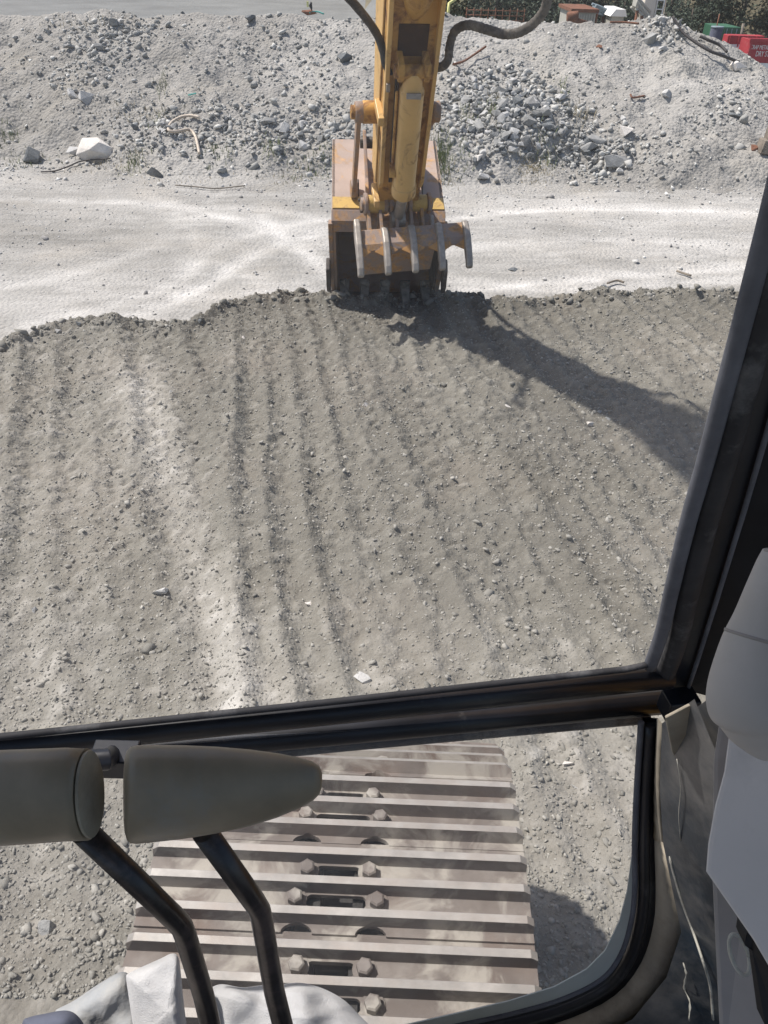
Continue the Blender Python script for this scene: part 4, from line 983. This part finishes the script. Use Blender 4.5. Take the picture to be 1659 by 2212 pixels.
mb = MB(); tprism(mb, [(6.50, .66), (6.46, .66), (6.40, .57), (6.42, .55), (6.47, .58)], THW - .30, THW - .27); mb.build('hook_plate', M['steel'], thumb, .005)

# ---- hydraulic hoses to the thumb cylinder
def hose(pxs, w, mat, wrap, name='hydraulic_hose'):
    pts = spline([W(*p) for p in pxs], 22); r_ = []
    L = 0
    for i, p in enumerate(pts):
        if i: L += (p - pts[i - 1]).length
        r_.append(w * (1 + (.14 if wrap else .06) * ((L / (.034 if wrap else .11)) % 1.0 - .5)))
    mb = MB(); mb.tube(pts, r_, 14); mb.build(name, M[mat], exc)
hose([(660, -180, 4.3), (700, -60, 4.5), (752, -6, 4.7), (785, 32, 4.85), (812, 70, 5.0), (826, 105, 5.08), (833, 138, 5.14), (846, 156, 5.22), (858, 160, 5.3)], .027, 'hose_dark', False)
hose([(1060, -330, 3.9), (1150, -190, 4.2), (1185, -70, 4.4), (1182, 2, 4.55), (1165, 38, 4.65), (1130, 66, 4.75), (1092, 74, 4.85), (1052, 64, 4.9), (1012, 54, 4.98), (984, 66, 5.05), (972, 96, 5.1), (968, 128, 5.15), (958, 142, 5.2), (940, 147, 5.3)], .029, 'hose', True)

# ---- track under the cab
TH = R(1.0)
TX0, TW = -.092, .404
TF = Vector((math.sin(TH), math.cos(TH), 0)); TR = Vector((math.cos(TH), -math.sin(TH), 0))
IDR, IZ, IY = .405, .475, .93       # idler wrap radius and centre
def tpath(s):
    """s = 0 where the flat top meets the idler, growing forward and down; returns (y, z, angle)"""
    if s < 0: return IY + s, IZ + IDR + .012 * math.cos(s * 3), 0.0
    a = s / IDR
    if a < math.pi: return IY + IDR * math.sin(a), IZ + IDR * math.cos(a), a
    return IY - (s - math.pi * IDR), IZ - IDR, math.pi
def shoe_proto():
    mb = MB(); PT = .19
    pr = [(-.098, 0), (-.098, .012), (-.080, .012), (-.074, .042), (-.058, .042), (-.051, .012), (-.016, .010), (-.010, .042), (.006, .042), (.013, .010), (.047, .012), (.053, .042), (.069, .042), (.078, .014), (.098, .008), (.098, -.006)]
    n_ = len(pr); xs = [-TW, -TW + .015, TW - .015, TW]; ring = []
    for k, x in enumerate(xs):
        q = .72 if k in (0, 3) else 1
        ring.append([Vector((x, y, z * q if z > .02 else z)) for y, z in pr])
    vs = [p for r_ in ring for p in r_]; fs = [tuple(range(n_)), tuple(range(4 * n_ - 1, 3 * n_ - 1, -1))]; mi = [0, 0]
    for k in range(3):
        for i in range(n_):
            j = (i + 1) % n_; fs.append((k * n_ + i, (k + 1) * n_ + i, (k + 1) * n_ + j, k * n_ + j)); mi.append(1 if (pr[i][1] > .03 and pr[j][1] > .03) else 0)
    mb.v = [tuple(v) for v in vs]; mb.f = fs; mb.mi = mi; mb.sm = [False] * len(fs)
    o = mb.build('track_shoe', [M['shoe'], M['grouser']])
    cut = MB()
    for yc, hl, hw in ((-.0325, .050, .0135), (.0300, .036, .0125)):
        pts = []
        for k in range(12): a = math.pi / 2 + math.pi * k / 11; pts.append((-hl + hw * math.cos(a), yc + hw * math.sin(a), -.03))
        for k in range(12): a = -math.pi / 2 + math.pi * k / 11; pts.append((hl + hw * math.cos(a), yc + hw * math.sin(a), -.03))
        cut.prism(pts, (0, 0, .055))
    for xc in (-.075, .075):
        cut.prism([(xc + .032 * math.cos(math.pi * k / 9), -.0985 + .020 * math.sin(math.pi * k / 9) - (.002 if k in (0, 9) else 0), -.03) for k in range(10)], (0, 0, .06))
    c_ = cut.build('cutter', M['shoe'])
    bo = o.modifiers.new('b', 'BOOLEAN'); bo.operation = 'DIFFERENCE'; bo.solver = 'EXACT'; bo.object = c_
    bv = o.modifiers.new('v', 'BEVEL'); bv.width = .0035; bv.segments = 2; bv.limit_method = 'ANGLE'; bv.angle_limit = R(30)
    dg = bpy.context.evaluated_depsgraph_get(); dg.update(); me = bpy.data.meshes.new_from_object(o.evaluated_get(dg))
    bpy.data.objects.remove(o); bpy.data.objects.remove(c_); return me
shoe_me = shoe_proto()
mb = MB()
mb.tube([(0, 0, 0), (0, 0, .004)], .024, 20); mb.tube([(0, 0, .004), (0, 0, .021), (0, 0, .024)], [.0165, .0165, .0125], 6, smooth=False); ob = mb.build('bolt', M['shoe'])
bolt_me = ob.data; bpy.data.objects.remove(ob)
mb = MB()
for x in (-.10, -.045, .045, .10): mb.box((x, 0, -.045), (.022, .17, .07))
mb.tube([(-.13, .07, -.05), (.13, .07, -.05)], .026, 12); mb.box((0, 0, -.075), (.26, .185, .012)); ob = mb.build('link', M['chain']); link_me = ob.data; bpy.data.objects.remove(ob)
base_t = TR * TX0
s_ = -1.92; i = 0; off = .082
while s_ < IDR * math.pi + .3:
    y_, z_, a_ = tpath(s_ + off)
    o = bpy.data.objects.new('track_shoe', shoe_me); COL.objects.link(o); o.parent = exc
    mtx = Matrix.Translation(base_t + TF * y_ + UP * z_) @ Matrix.Rotation(-TH, 4, 'Z') @ Matrix.Rotation(-a_, 4, 'X')
    o.matrix_local = Matrix.Translation(-exc.location) @ mtx
    for yb, xb in ((-.0325, .085), (.0300, .066)):
        for sg in (-1, 1):
            b_ = bpy.data.objects.new('bolt', bolt_me); COL.objects.link(b_); b_.parent = o; b_.location = (sg * xb, yb + .001, .0095); b_.rotation_euler = (0, 0, (i * .7 + sg) % 1.04)
    l_ = bpy.data.objects.new('chain_link', link_me); COL.objects.link(l_); l_.parent = o
    s_ += .19; i += 1
mb = MB(); mb.tube([base_t + TF * IY + UP * IZ - TR * .09, base_t + TF * IY + UP * IZ + TR * .09], .31, 40); mb.build('idler_wheel', M['chain'], exc, .02)
mb = MB(); rot = Matrix.Rotation(-TH, 3, 'Z')
mb.box(base_t + TF * -.7 + UP * .5, (.26, 3.4, .34), rot); mb.box(base_t + TF * -.7 + UP * .5 + TR * .55, (.9, 1.2, .25), rot); mb.build('track_frame', M['greasy'], exc, .02)

# ================================================================== cab
UW, ZBAR = .62, 1.0
p_bar = W(518, 1553, .95)
ubar, vbar, zbar = p_bar.dot(F), p_bar.dot(RT), p_bar.z
p_corner = W(1428, 1464, 1.0)
cab = sub('cab', E(-.3, 0, 1.15), exc)
Wn = F      # window plane normal
def WU(px, py, u=None, tilt=0.0, zr=None):
    """measured point on the window plane (tilted back by `tilt` about the bar)"""
    n_ = (F * math.cos(tilt) + UP * math.sin(tilt)).normalized()
    return WP(px, py, E(ubar if u is None else u, 0, zbar if zr is None else zr), n_)
# upper window: its bottom bar and right post
A0 = WU(-400, 1655); A1 = WU(0, 1612); A2 = WU(700, 1541); A3 = WU(1448, 1463)
mb = MB()
TB_ = R(10)
rp = [(1432, 1462), (1462, 1380), (1490, 1270), (1545, 1050), (1600, 830), (1660, 590), (1760, 190), (1850, -170)]
R_ = [WU(a, b, tilt=TB_) for a, b in rp]
mb.tube([A0, A1, A2, A3], .0165, 16, flat=.9)
mb.build('lower_bar', M['frame'], cab)
mb = MB(); mb.tube([WU(-400, 1690, u=ubar + .012), WU(0, 1648, u=ubar + .012), WU(760, 1578, u=ubar + .012), WU(1440, 1516, u=ubar + .012)], .0175, 16, flat=1.0)
mb.build('cross_bar', M['frame'], cab)
mb = MB(); mb.tube([WU(-400, 1722, u=ubar + .02), WU(0, 1680, u=ubar + .02), WU(760, 1606, u=ubar + .02), WU(1400, 1549, u=ubar + .02)], .010, 8)
mb.build('bar_underside', M['seal'], cab)
# rubber seal: runs along the bar and turns up the post
sl = [WU(-400, 1626, u=ubar - .006), WU(0, 1592, u=ubar - .006), WU(700, 1518, u=ubar - .006), WU(1350, 1446, u=ubar - .006)]
mb = MB(); mb.tube(sl + [WU(1398, 1436, u=ubar - .006)], .0045, 10); mb.build('glass_seal', M['seal'], cab)
sp_ = [(1404, 1440), (1430, 1365), (1452, 1270), (1486, 1130), (1526, 990), (1580, 790), (1628, 610), (1672, 440), (1800, -60)]
mb = MB(); mb.tube(spline([WU(a, b, tilt=TB_) for a, b in sp_], 5), .0085, 12); mb.build('glass_seal', M['seal_grey'], cab)
# the post itself: inner trim, broad black pillar, raised metal edge
mb = MB(); mb.tube(spline([WU(a + 34, b + 14, tilt=TB_) for a, b in sp_], 5), .0125, 12); mb.build('post_trim', M['seal'], cab)
mb = MB(); ep = [(1476, 1492), (1500, 1420), (1540, 1290), (1600, 1090), (1668, 850), (1790, 430), (1900, 60)]
n_t = (F * math.cos(TB_) + UP * math.sin(TB_))
E1 = [WU(a, b, tilt=TB_) - n_t * .004 for a, b in ep]
inn = [WU(a, b, tilt=TB_) for a, b in [(1440, 1500), (1460, 1420), (1486, 1290), (1524, 1090), (1580, 850), (1680, 430), (1770, 60)]]
for k in range(len(ep) - 1):
    mb.prism([inn[k], inn[k + 1], E1[k + 1], E1[k]], n_t * .006)
mb.build('post_face', M['frame'], cab)
mb = MB(); mb.tube([p - n_t * .004 for p in E1], .0028, 8); mb.build('post_edge', M['seal_grey'], cab)
ou = [WU(a, b, u=ubar - .05, tilt=TB_) for a, b in [(1490, 1560), (1530, 1420), (1580, 1290), (1650, 1090), (1740, 850), (1900, 430), (2050, 60)]]
mb = MB()
for k in range(len(ep) - 1):
    mb.prism([E1[k] + n_t * .006, E1[k + 1] + n_t * .006, ou[k + 1] + RT * .12, ou[k] + RT * .12], n_t * .05)
mb.build('corner_pillar', M['frame'], cab)
# latch where the bars meet the post
mb = MB(); q = WU(1466, 1520, u=ubar - .015); mb.box(q, (.045, .03, .034), Matrix.Rotation(CA, 3, 'Z')); mb.tube([q + RT * .012 - UP * .01, q + RT * .014 - UP * .045], [.008, .005], 10); mb.build('latch', M['frame'], cab, .006)
# glass
gt = [WU(-420, 1620, u=ubar + .004, tilt=TB_), WU(1415, 1440, u=ubar + .004, tilt=TB_), WU(1850, -300, u=ubar + .004, tilt=TB_), WU(-900, -300, u=ubar + .004, tilt=TB_)]
mb = MB(); mb.prism(gt, n_t * .005); mb.build('upper_pane', M['glass'], cab)
# lower window: tilted so that its foot comes back toward the pedals
TL = R(-14)
def LW(a, b, du=0.0): return WU(a, b, u=ubar + .01 + du, tilt=TL)
n_l = (F * math.cos(TL) + UP * math.sin(TL)).normalized()
lp = [(1384, 1560), (1375, 1700), (1370, 1820), (1370, 1920), (1362, 1990), (1340, 2060), (1298, 2113), (1215, 2155), (1110, 2186), (1000, 2210), (860, 2240), (600, 2290), (0, 2400), (-400, 2470)]
def offs(pts, d, d0=None):
    out = []
    for i, p in enumerate(pts):
        a = Vector(pts[max(i - 1, 0)]); b = Vector(pts[min(i + 1, len(pts) - 1)]); t = (b - a).normalized(); dd = d if (d0 is None or i > 4) else d0 + (d - d0) * (i / 4) ** 2
        out.append((p[0] + t.y * dd, p[1] - t.x * dd))
    return out
mb = MB(); mb.tube(spline([LW(a, b) for a, b in offs(lp, 20)], 5), .0125, 14, flat=.8); mb.build('lower_seal', M['frame'], cab)
mb = MB(); mb.tube(spline([LW(a, b, -.002) for a, b in offs(lp, 1)], 5), .0045, 10); mb.build('glass_trim', M['seal_grey'], cab)
gp = [LW(a, b, .004) for a, b in lp] + [LW(-420, 1650, .004), LW(1388, 1540, .004)]
mb = MB(); mb.prism(gp, n_l * .005); mb.build('lower_pane', M['glass_low'], cab)
# pale opaque band painting the pane edge's reflection, along the rounded corner
bi = [LW(a, b, .0) for a, b in lp[2:]]; bo_ = [LW(a, b, .0) for a, b in [(1367, 1822), (1354, 1922), (1337, 1988), (1306, 2052), (1266, 2092), (1196, 2130), (1100, 2160), (990, 2186), (850, 2218), (592, 2270), (0, 2380), (-400, 2450)]]
mb = MB()
for k in range(len(bi) - 1): mb.add([bi[k], bi[k + 1], bo_[k + 1], bo_[k]] + [p - n_l * .002 for p in (bi[k], bi[k + 1], bo_[k + 1], bo_[k])], [(0, 1, 2, 3), (7, 6, 5, 4), (0, 4, 5, 1), (1, 5, 6, 2), (2, 6, 7, 3), (3, 7, 4, 0)])
mb.build('reflection_band', M['glass_edge'], cab)
# dark seal face outboard of the gasket, then the tan sill and the floor
def ringstrip(name, inner_px, outer_px, du0, du1, mat, th=.012, bev=.002, subd=3):
    a = spline([LW(x, y, du0) for x, y in inner_px], subd); b = spline([LW(x, y, du1) for x, y in outer_px], subd); mb = MB(); n_ = len(a)
    vs = a + b + [p + n_l * th for p in a] + [p + n_l * th for p in b]; fs = []
    for k in range(n_ - 1):
        fs += [(k, k + 1, n_ + k + 1, n_ + k), (2 * n_ + k, 3 * n_ + k, 3 * n_ + k + 1, 2 * n_ + k + 1), (k, 2 * n_ + k, 2 * n_ + k + 1, k + 1), (n_ + k, n_ + k + 1, 3 * n_ + k + 1, 3 * n_ + k)]
    mb.add(vs, fs, 0, True); return mb.build(name, mat, cab)
in1 = offs(lp, 10); ou1 = offs(lp, 52, 43)
ringstrip('frame_face', in1, ou1, .0, -.012, M['frame'])
ou2 = offs(lp, 118, 47)
ringstrip('window_sill', ou1, ou2, -.014, -.05, M['tan'])
# inner right wall of the cab, scuffed dark paint, with its worn weld ridge
def WV(px, py, v):      # measured point on a plane of constant sideways offset
    return WP(px, py, E(0, v, 0), RT)
VW = LW(1450, 1900, -.03).dot(RT) + .01
wallp = [LW(a, b, -.052) for a, b in offs(lp, 112, 46)[:9]]
wallq = [WU(1500, 1510, u=ubar - .12), WU(1545, 1620, u=ubar - .15), WU(1560, 1760, u=ubar - .17), WU(1570, 1900, u=ubar - .20), WU(1580, 2050, u=ubar - .23), WU(1590, 2200, u=ubar - .25), WU(1600, 2300, u=ubar - .27), WU(1600, 2400, u=ubar - .28), WU(1600, 2500, u=ubar - .29)]
mb = MB(); n_ = len(wallp)
vs = wallp + wallq + [p + RT * .02 for p in wallp] + [p + RT * .02 for p in wallq]
fs = []
for k in range(n_ - 1): fs += [(k, k + 1, n_ + k + 1, n_ + k), (2 * n_ + k, 3 * n_ + k, 3 * n_ + k + 1, 2 * n_ + k + 1)]
mb.add(vs, fs, 0, True); mb.build('side_wall', M['wallblue'], cab)
from mathutils.bvhtree import BVHTree
bvh = BVHTree.FromPolygons([tuple(v) for v in vs], fs)
def WALL(px, py, off=.002):
    d = ray(px, py).normalized(); h = bvh.ray_cast(EYE, d)[0]
    return (h if h is not None else W(px, py, .8)) - d * off
mb = MB(); mb.tube(spline([WALL(*p) for p in [(1446, 1850), (1456, 1890), (1474, 1950), (1496, 2010), (1518, 2075), (1534, 2130), (1540, 2200)]], 5), [.001] + [.0034] * 30, 8, flat=.6); mb.build('worn_ridge', M['scuff'], cab)
mb = MB(); mb.tube(spline([WALL(*p) for p in [(1476, 2080), (1482, 2105), (1478, 2135), (1490, 2165), (1488, 2205)]], 4), [.0012, .0022, .0012, .003, .0015] * 4, 6, flat=.5); mb.build('paint_chip', M['scuff'], cab); mb = MB(); mb.tube(spline([WALL(*p) for p in [(1462, 1640), (1470, 1700), (1466, 1760), (1470, 1815)]], 4), .0009, 6, flat=.5); mb.build('paint_chip', M['scuff'], cab)
bp_ = [(1438, 1552), (1480, 1530), (1500, 1520), (1516, 1560), (1508, 1630), (1486, 1690), (1474, 1672), (1452, 1625)]
mb = MB(); A_ = WALL(1470, 1560, .012); mb.prism([WP(a, b, A_, n_t) for a, b in bp_], n_t * .004); mb.build('tan_bracket', M['tan'], cab, .0015)
mb = MB(); mb.tube(spline([WP(a, b, A_ - n_t * .002, n_t) for a, b in [(1506, 1560), (1498, 1615), (1484, 1640), (1464, 1630)]], 4), .0022, 6); mb.build('bracket_groove', M['black'], cab)

# grey console cover and post at the right
def CV(px, py, t): return W(px, py, t)
mb = MB()
cv = [(1566, 1560, .62), (1820, 1540, .60), (1900, 2300, .50), (1770, 2290, .52), (1659, 2110, .545), (1615, 2034, .56), (1512, 1884, .585), (1517, 1822, .595), (1532, 1739, .605), (1552, 1665, .615)]
A_, B_, C_ = CV(1512, 1884, .585), CV(1566, 1560, .62), CV(1770, 2290, .52); pn = (B_ - A_).cross(C_ - A_).normalized()
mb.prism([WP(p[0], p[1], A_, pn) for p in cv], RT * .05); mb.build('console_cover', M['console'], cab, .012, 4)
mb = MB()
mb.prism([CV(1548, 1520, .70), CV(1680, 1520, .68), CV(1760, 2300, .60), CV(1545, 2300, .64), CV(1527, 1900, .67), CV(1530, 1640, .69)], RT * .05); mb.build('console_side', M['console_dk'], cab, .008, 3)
mb = MB(); cpp = [(1706, 1190, 30), (1704, 1198, 48), (1702, 1210, 58), (1694, 1280, 78), (1684, 1354, 96), (1668, 1420, 108), (1656, 1493, 118), (1650, 1542, 115), (1650, 1568, 96), (1650, 1590, 76), (1652, 1612, 50), (1655, 1632, 24), (1657, 1642, 6)]
rads = spline([(r_ * .52 / FPX, 0, 0) for _, _, r_ in cpp], 5)
mb.tube(spline([CV(a, b, .52) for a, b, _ in cpp], 5), [max(.001, q.x) for q in rads], 36)
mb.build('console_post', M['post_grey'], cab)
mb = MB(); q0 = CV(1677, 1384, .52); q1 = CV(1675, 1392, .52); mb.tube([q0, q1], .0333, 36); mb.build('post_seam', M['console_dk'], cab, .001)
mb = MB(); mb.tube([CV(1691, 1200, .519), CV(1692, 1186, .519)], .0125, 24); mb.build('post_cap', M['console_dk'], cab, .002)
ring = [CV(1597 + 20 * math.cos(a) + 10 * math.sin(a), 2062 + 44 * math.sin(a) + 4 * math.cos(a), .618) for a in [2 * math.pi * k / 28 for k in range(29)]]
mb = MB(); mb.tube(ring, .0016, 8); mb.build('knob_ring', M['scuff'], cab)
mb = MB(); mb.prism([CV(1612, 2020, .60), CV(1622, 1998, .60), CV(1650, 2035, .59), CV(1672, 2110, .58), CV(1690, 2230, .57), CV(1655, 2225, .575), CV(1632, 2060, .595), CV(1608, 2045, .60)], F * .015); mb.build('recess_bracket', M['black'], cab, .003)

# cab shell: floor, roof, pillars, rear wall (what shades the inside)
FZ = 1.18
mb = MB(); rotc = Matrix.Rotation(CA, 3, 'Z')
mb.box(E(-.38, -.16, FZ - .03), (1.2, 1.55, .05), rotc); mb.build('floor', M['console_dk'], cab, .01)
mb = MB(); mb.box(E(-.13, -.16, 3.02), (1.9, 1.75, .06), rotc); mb.build('roof', M['frame'], cab, .02)
mb = MB()
for v_, u_ in ((-.80, -1.08), (.5, -1.08), (-.82, -.25), (-.82, .60)): mb.box(E(u_, v_, (FZ + 3.0) / 2), (.08, .08, 3.0 - FZ), rotc)
mb.build('cab_pillar', M['frame'], cab, .01)
mb = MB(); mb.box(E(-1.1, -.16, 1.65), (1.26, .05, .95), rotc); mb.box(E(-1.1, -.16, 2.9), (1.26, .05, .16), rotc); mb.build('rear_wall', M['console'], cab, .01)
mb = MB(); mb.box(E(-.55, .62, 1.45), (.05, 1.15, .62), rotc); mb.build('right_wall', M['console_dk'], cab, .01)
mb = MB(); mb.box(E(-.25, -.84, 1.42), (.05, 1.55, .5), rotc); mb.build('door', M['console_dk'], cab, .01)

# ---- travel levers
def lever(rodp, rr_, grip_fn):
    l = sub('travel_lever', W(*rodp[0]), cab); mb = MB(); pts = [W(*p) for p in rodp]; base = pts[0].copy(); base = W(*rodp[0])
    foot = pts[0] + (pts[0] - pts[1]).normalized() * .05; foot = Vector((pts[0].x + .02, pts[0].y + .03, FZ)); P_ = [foot, pts[0]] + pts[1:]
    out = []
    for k, p in enumerate(P_):          # short bends at the corners
        if 0 < k < len(P_) - 1:
            a = P_[k - 1]; b = P_[k + 1]; r0_ = .012
            out += [p + (a - p).normalized() * r0_, p * .7 + (p + (a - p).normalized() * r0_) * .15 + (p + (b - p).normalized() * r0_) * .15, p + (b - p).normalized() * r0_]
        else: out.append(p)
    mb.tube(out, rr_, 16); mb.build('rod', M['rod'], l); grip_fn(l); return l
def grip_loft(l, secs, mat, name='grip', last=None):
    """secs: (px, py_top, py_bottom, t)"""
    mb = MB(); seg = 28; vs = []
    for k, (px, y0, y1, t) in enumerate(secs):
        c = W(px, (y0 + y1) / 2, t); h = (W(px, y0, t) - W(px, y1, t)); hh = h.length / 2; up_ = h.normalized(); dp = ray(px, (y0 + y1) / 2).normalized()
        for j in range(seg):
            th = 2 * math.pi * j / seg; ct, st = math.cos(th), math.sin(th)
            q = .86; ct2 = math.copysign(abs(ct) ** q, ct); st2 = math.copysign(abs(st) ** q, st)
            vs.append(c + up_ * ct2 * hh - dp * st2 * hh * .86)
    n_ = len(secs)
    if last is not None:
        c = W(last[0], (last[1] + last[2]) / 2, last[3]); h = W(last[0], last[1], last[3]) - W(last[0], last[2], last[3]); dp = ray(last[0], 1716).normalized(); hh = h.length / 2
        for j in range(seg):
            th = 2 * math.pi * j / seg; vs.append(c + h.normalized() * math.cos(th) * hh - CR * .0095 * math.sin(th) - dp * math.sin(th) * .023)
        n_ += 1
    fs = [(i * seg + k, i * seg + (k + 1) % seg, (i + 1) * seg + (k + 1) % seg, (i + 1) * seg + k) for i in range(n_ - 1) for k in range(seg)]
    mb.add(vs, fs, 0, True); mb.add(vs[:seg][::-1], [tuple(range(seg))]); mb.add(vs[-seg:], [tuple(range(seg))])
    return mb.build(name, mat, l)
def gripR(l):
    grip_loft(l, [(266, 1694, 1742, .50), (266.6, 1666, 1772, .50), (269, 1640, 1798, .50), (274, 1622, 1815, .50), (282, 1613, 1822, .50), (296, 1610, 1823, .50), (330, 1609, 1820, .50), (400, 1610, 1812, .50), (470, 1613, 1800, .50), (540, 1619, 1785, .50), (600, 1627, 1766, .50), (650, 1637, 1745, .50), (676, 1645, 1730, .50), (690, 1655, 1716, .50), (696, 1670, 1700, .50)], M['grip'])
def gripL(l):
    grip_loft(l, [(-420, 1640, 1850, .50), (-100, 1624, 1834, .495), (60, 1618, 1824, .49), (140, 1615, 1818, .488)], M['grip'], last=(190, 1617, 1816, .487))
    mb = MB(); c = W(191, 1716, .4865); up_ = W(191, 1621, .4865) - c; dp = ray(191, 1716).normalized()
    mb.prism([c + up_ * math.cos(t_) - CR * .0088 * math.sin(t_) - dp * math.sin(t_) * .0215 for t_ in [2 * math.pi * j / 32 for j in range(32)]], CR * .0022 - dp * .001); mb.build('grip_end', M['gripface'], l, .0006)
lever([(640, 2330, .66), (592, 2140, .63), (562, 1965, .585), (440, 1795, .52)], .0085, gripR)
lever([(480, 2330, .66), (440, 2150, .63), (394, 2000, .58), (180, 1795, .505)], .0085, gripL)
# crossing bar behind the grips
mb = MB(); mb.tube([W(60, 1652, .80), W(232, 1640, .80), W(250, 1628, .86)], .012, 10); mb.box(W(252, 1640, .84), (.05, .03, .03)); mb.build('pedal_bracket', M['frame'], cab, .004)

# ---- rags on the floor ledge by the levers
def blob_cloth(name, outline, t, thick, mat, label, cat, seed, folds=1.0, tilt=0.0):
    """soft draped heap: an outline measured in the picture raised into a rounded, folded pillow of real thickness"""
    pts = [Vector(p) for p in outline]; cx = sum(p.x for p in pts) / len(pts); cy = sum(p.y for p in pts) / len(pts); c2 = Vector((cx, cy)); mb = MB()
    dense = [Vector(p[:2]) for p in spline([(*p, 0) for p in outline] + [(*outline[0], 0)], 6)][:-1]; n_ = len(dense); rings = 14; vs = []
    for r_ in range(rings + 1):
        k = r_ / rings
        for j, p in enumerate(dense):
            q = c2 + (p - c2) * (1 - k); edge_ = math.sqrt(max(0, 1 - (1 - k) ** 3))
            h = thick * edge_ * (1 + folds * float(fbm(q.x * .012 + seed, q.y * .012, 1.0, 3, seed)) * 1.5)
            h += folds * thick * .35 * math.sin(q.x * .035 + q.y * .012 + seed + 3 * float(fbm(q.x * .01, q.y * .01, 1, 2, seed))) * min(1, k * 4)
            h += .002 * float(fbm(q.x, q.y, .11, 2, 3))
            vs.append(W(q.x, q.y, t + tilt * (q.y - cy) / 100 - h))
    back = len(vs); fs = [(i * n_ + j, i * n_ + (j + 1) % n_, (i + 1) * n_ + (j + 1) % n_, (i + 1) * n_ + j) for i in range(rings) for j in range(n_)]
    for j, p in enumerate(dense): vs.append(W(p.x, p.y, t + .012 + tilt * (p.y - cy) / 100))
    fs += [(j, (j + 1) % n_, back + (j + 1) % n_, back + j) for j in range(n_)]; fs.append(tuple(back + j for j in range(n_)))
    mb.add(vs, fs, 0, True); o = mb.build(name, mat); recenter(o); sm_ = o.modifiers.new('s', 'SUBSURF'); sm_.levels = 1; sm_.render_levels = 1; return tag(o, label, cat)
blob_cloth('towel', [(440, 2140), (475, 2125), (520, 2132), (560, 2128), (600, 2126), (650, 2122), (700, 2135), (745, 2160), (780, 2195), (830, 2250), (840, 2330), (620, 2360), (430, 2350), (425, 2240)], .98, .07, M['cloth'], 'white terry towel heaped on the cab floor behind the right lever', 'towel', 3, .35)
blob_cloth('towel_end', [(270, 2105), (300, 2090), (345, 2070), (372, 2058), (386, 2068), (392, 2110), (398, 2170), (410, 2240), (440, 2300), (470, 2360), (330, 2370), (300, 2290), (284, 2200)], .90, .035, M['cloth'], 'white folded towel end standing up left of the left lever rod', 'towel', 5, .25)
blob_cloth('rag', [(120, 2180), (160, 2160), (220, 2120), (272, 2098), (300, 2150), (330, 2260), (340, 2370), (150, 2380), (90, 2330), (100, 2230)], .96, .05, M['cloth2'], 'grey dusty rag at the bottom left below the left lever', 'rag', 8, .3)
blob_cloth('folded_cloth', [(50, 2200), (90, 2190), (160, 2186), (200, 2260), (200, 2380), (40, 2380), (30, 2280)], .90, .03, M['denim'], 'slate blue folded cloth in the bottom left corner', 'cloth', 9, .3)
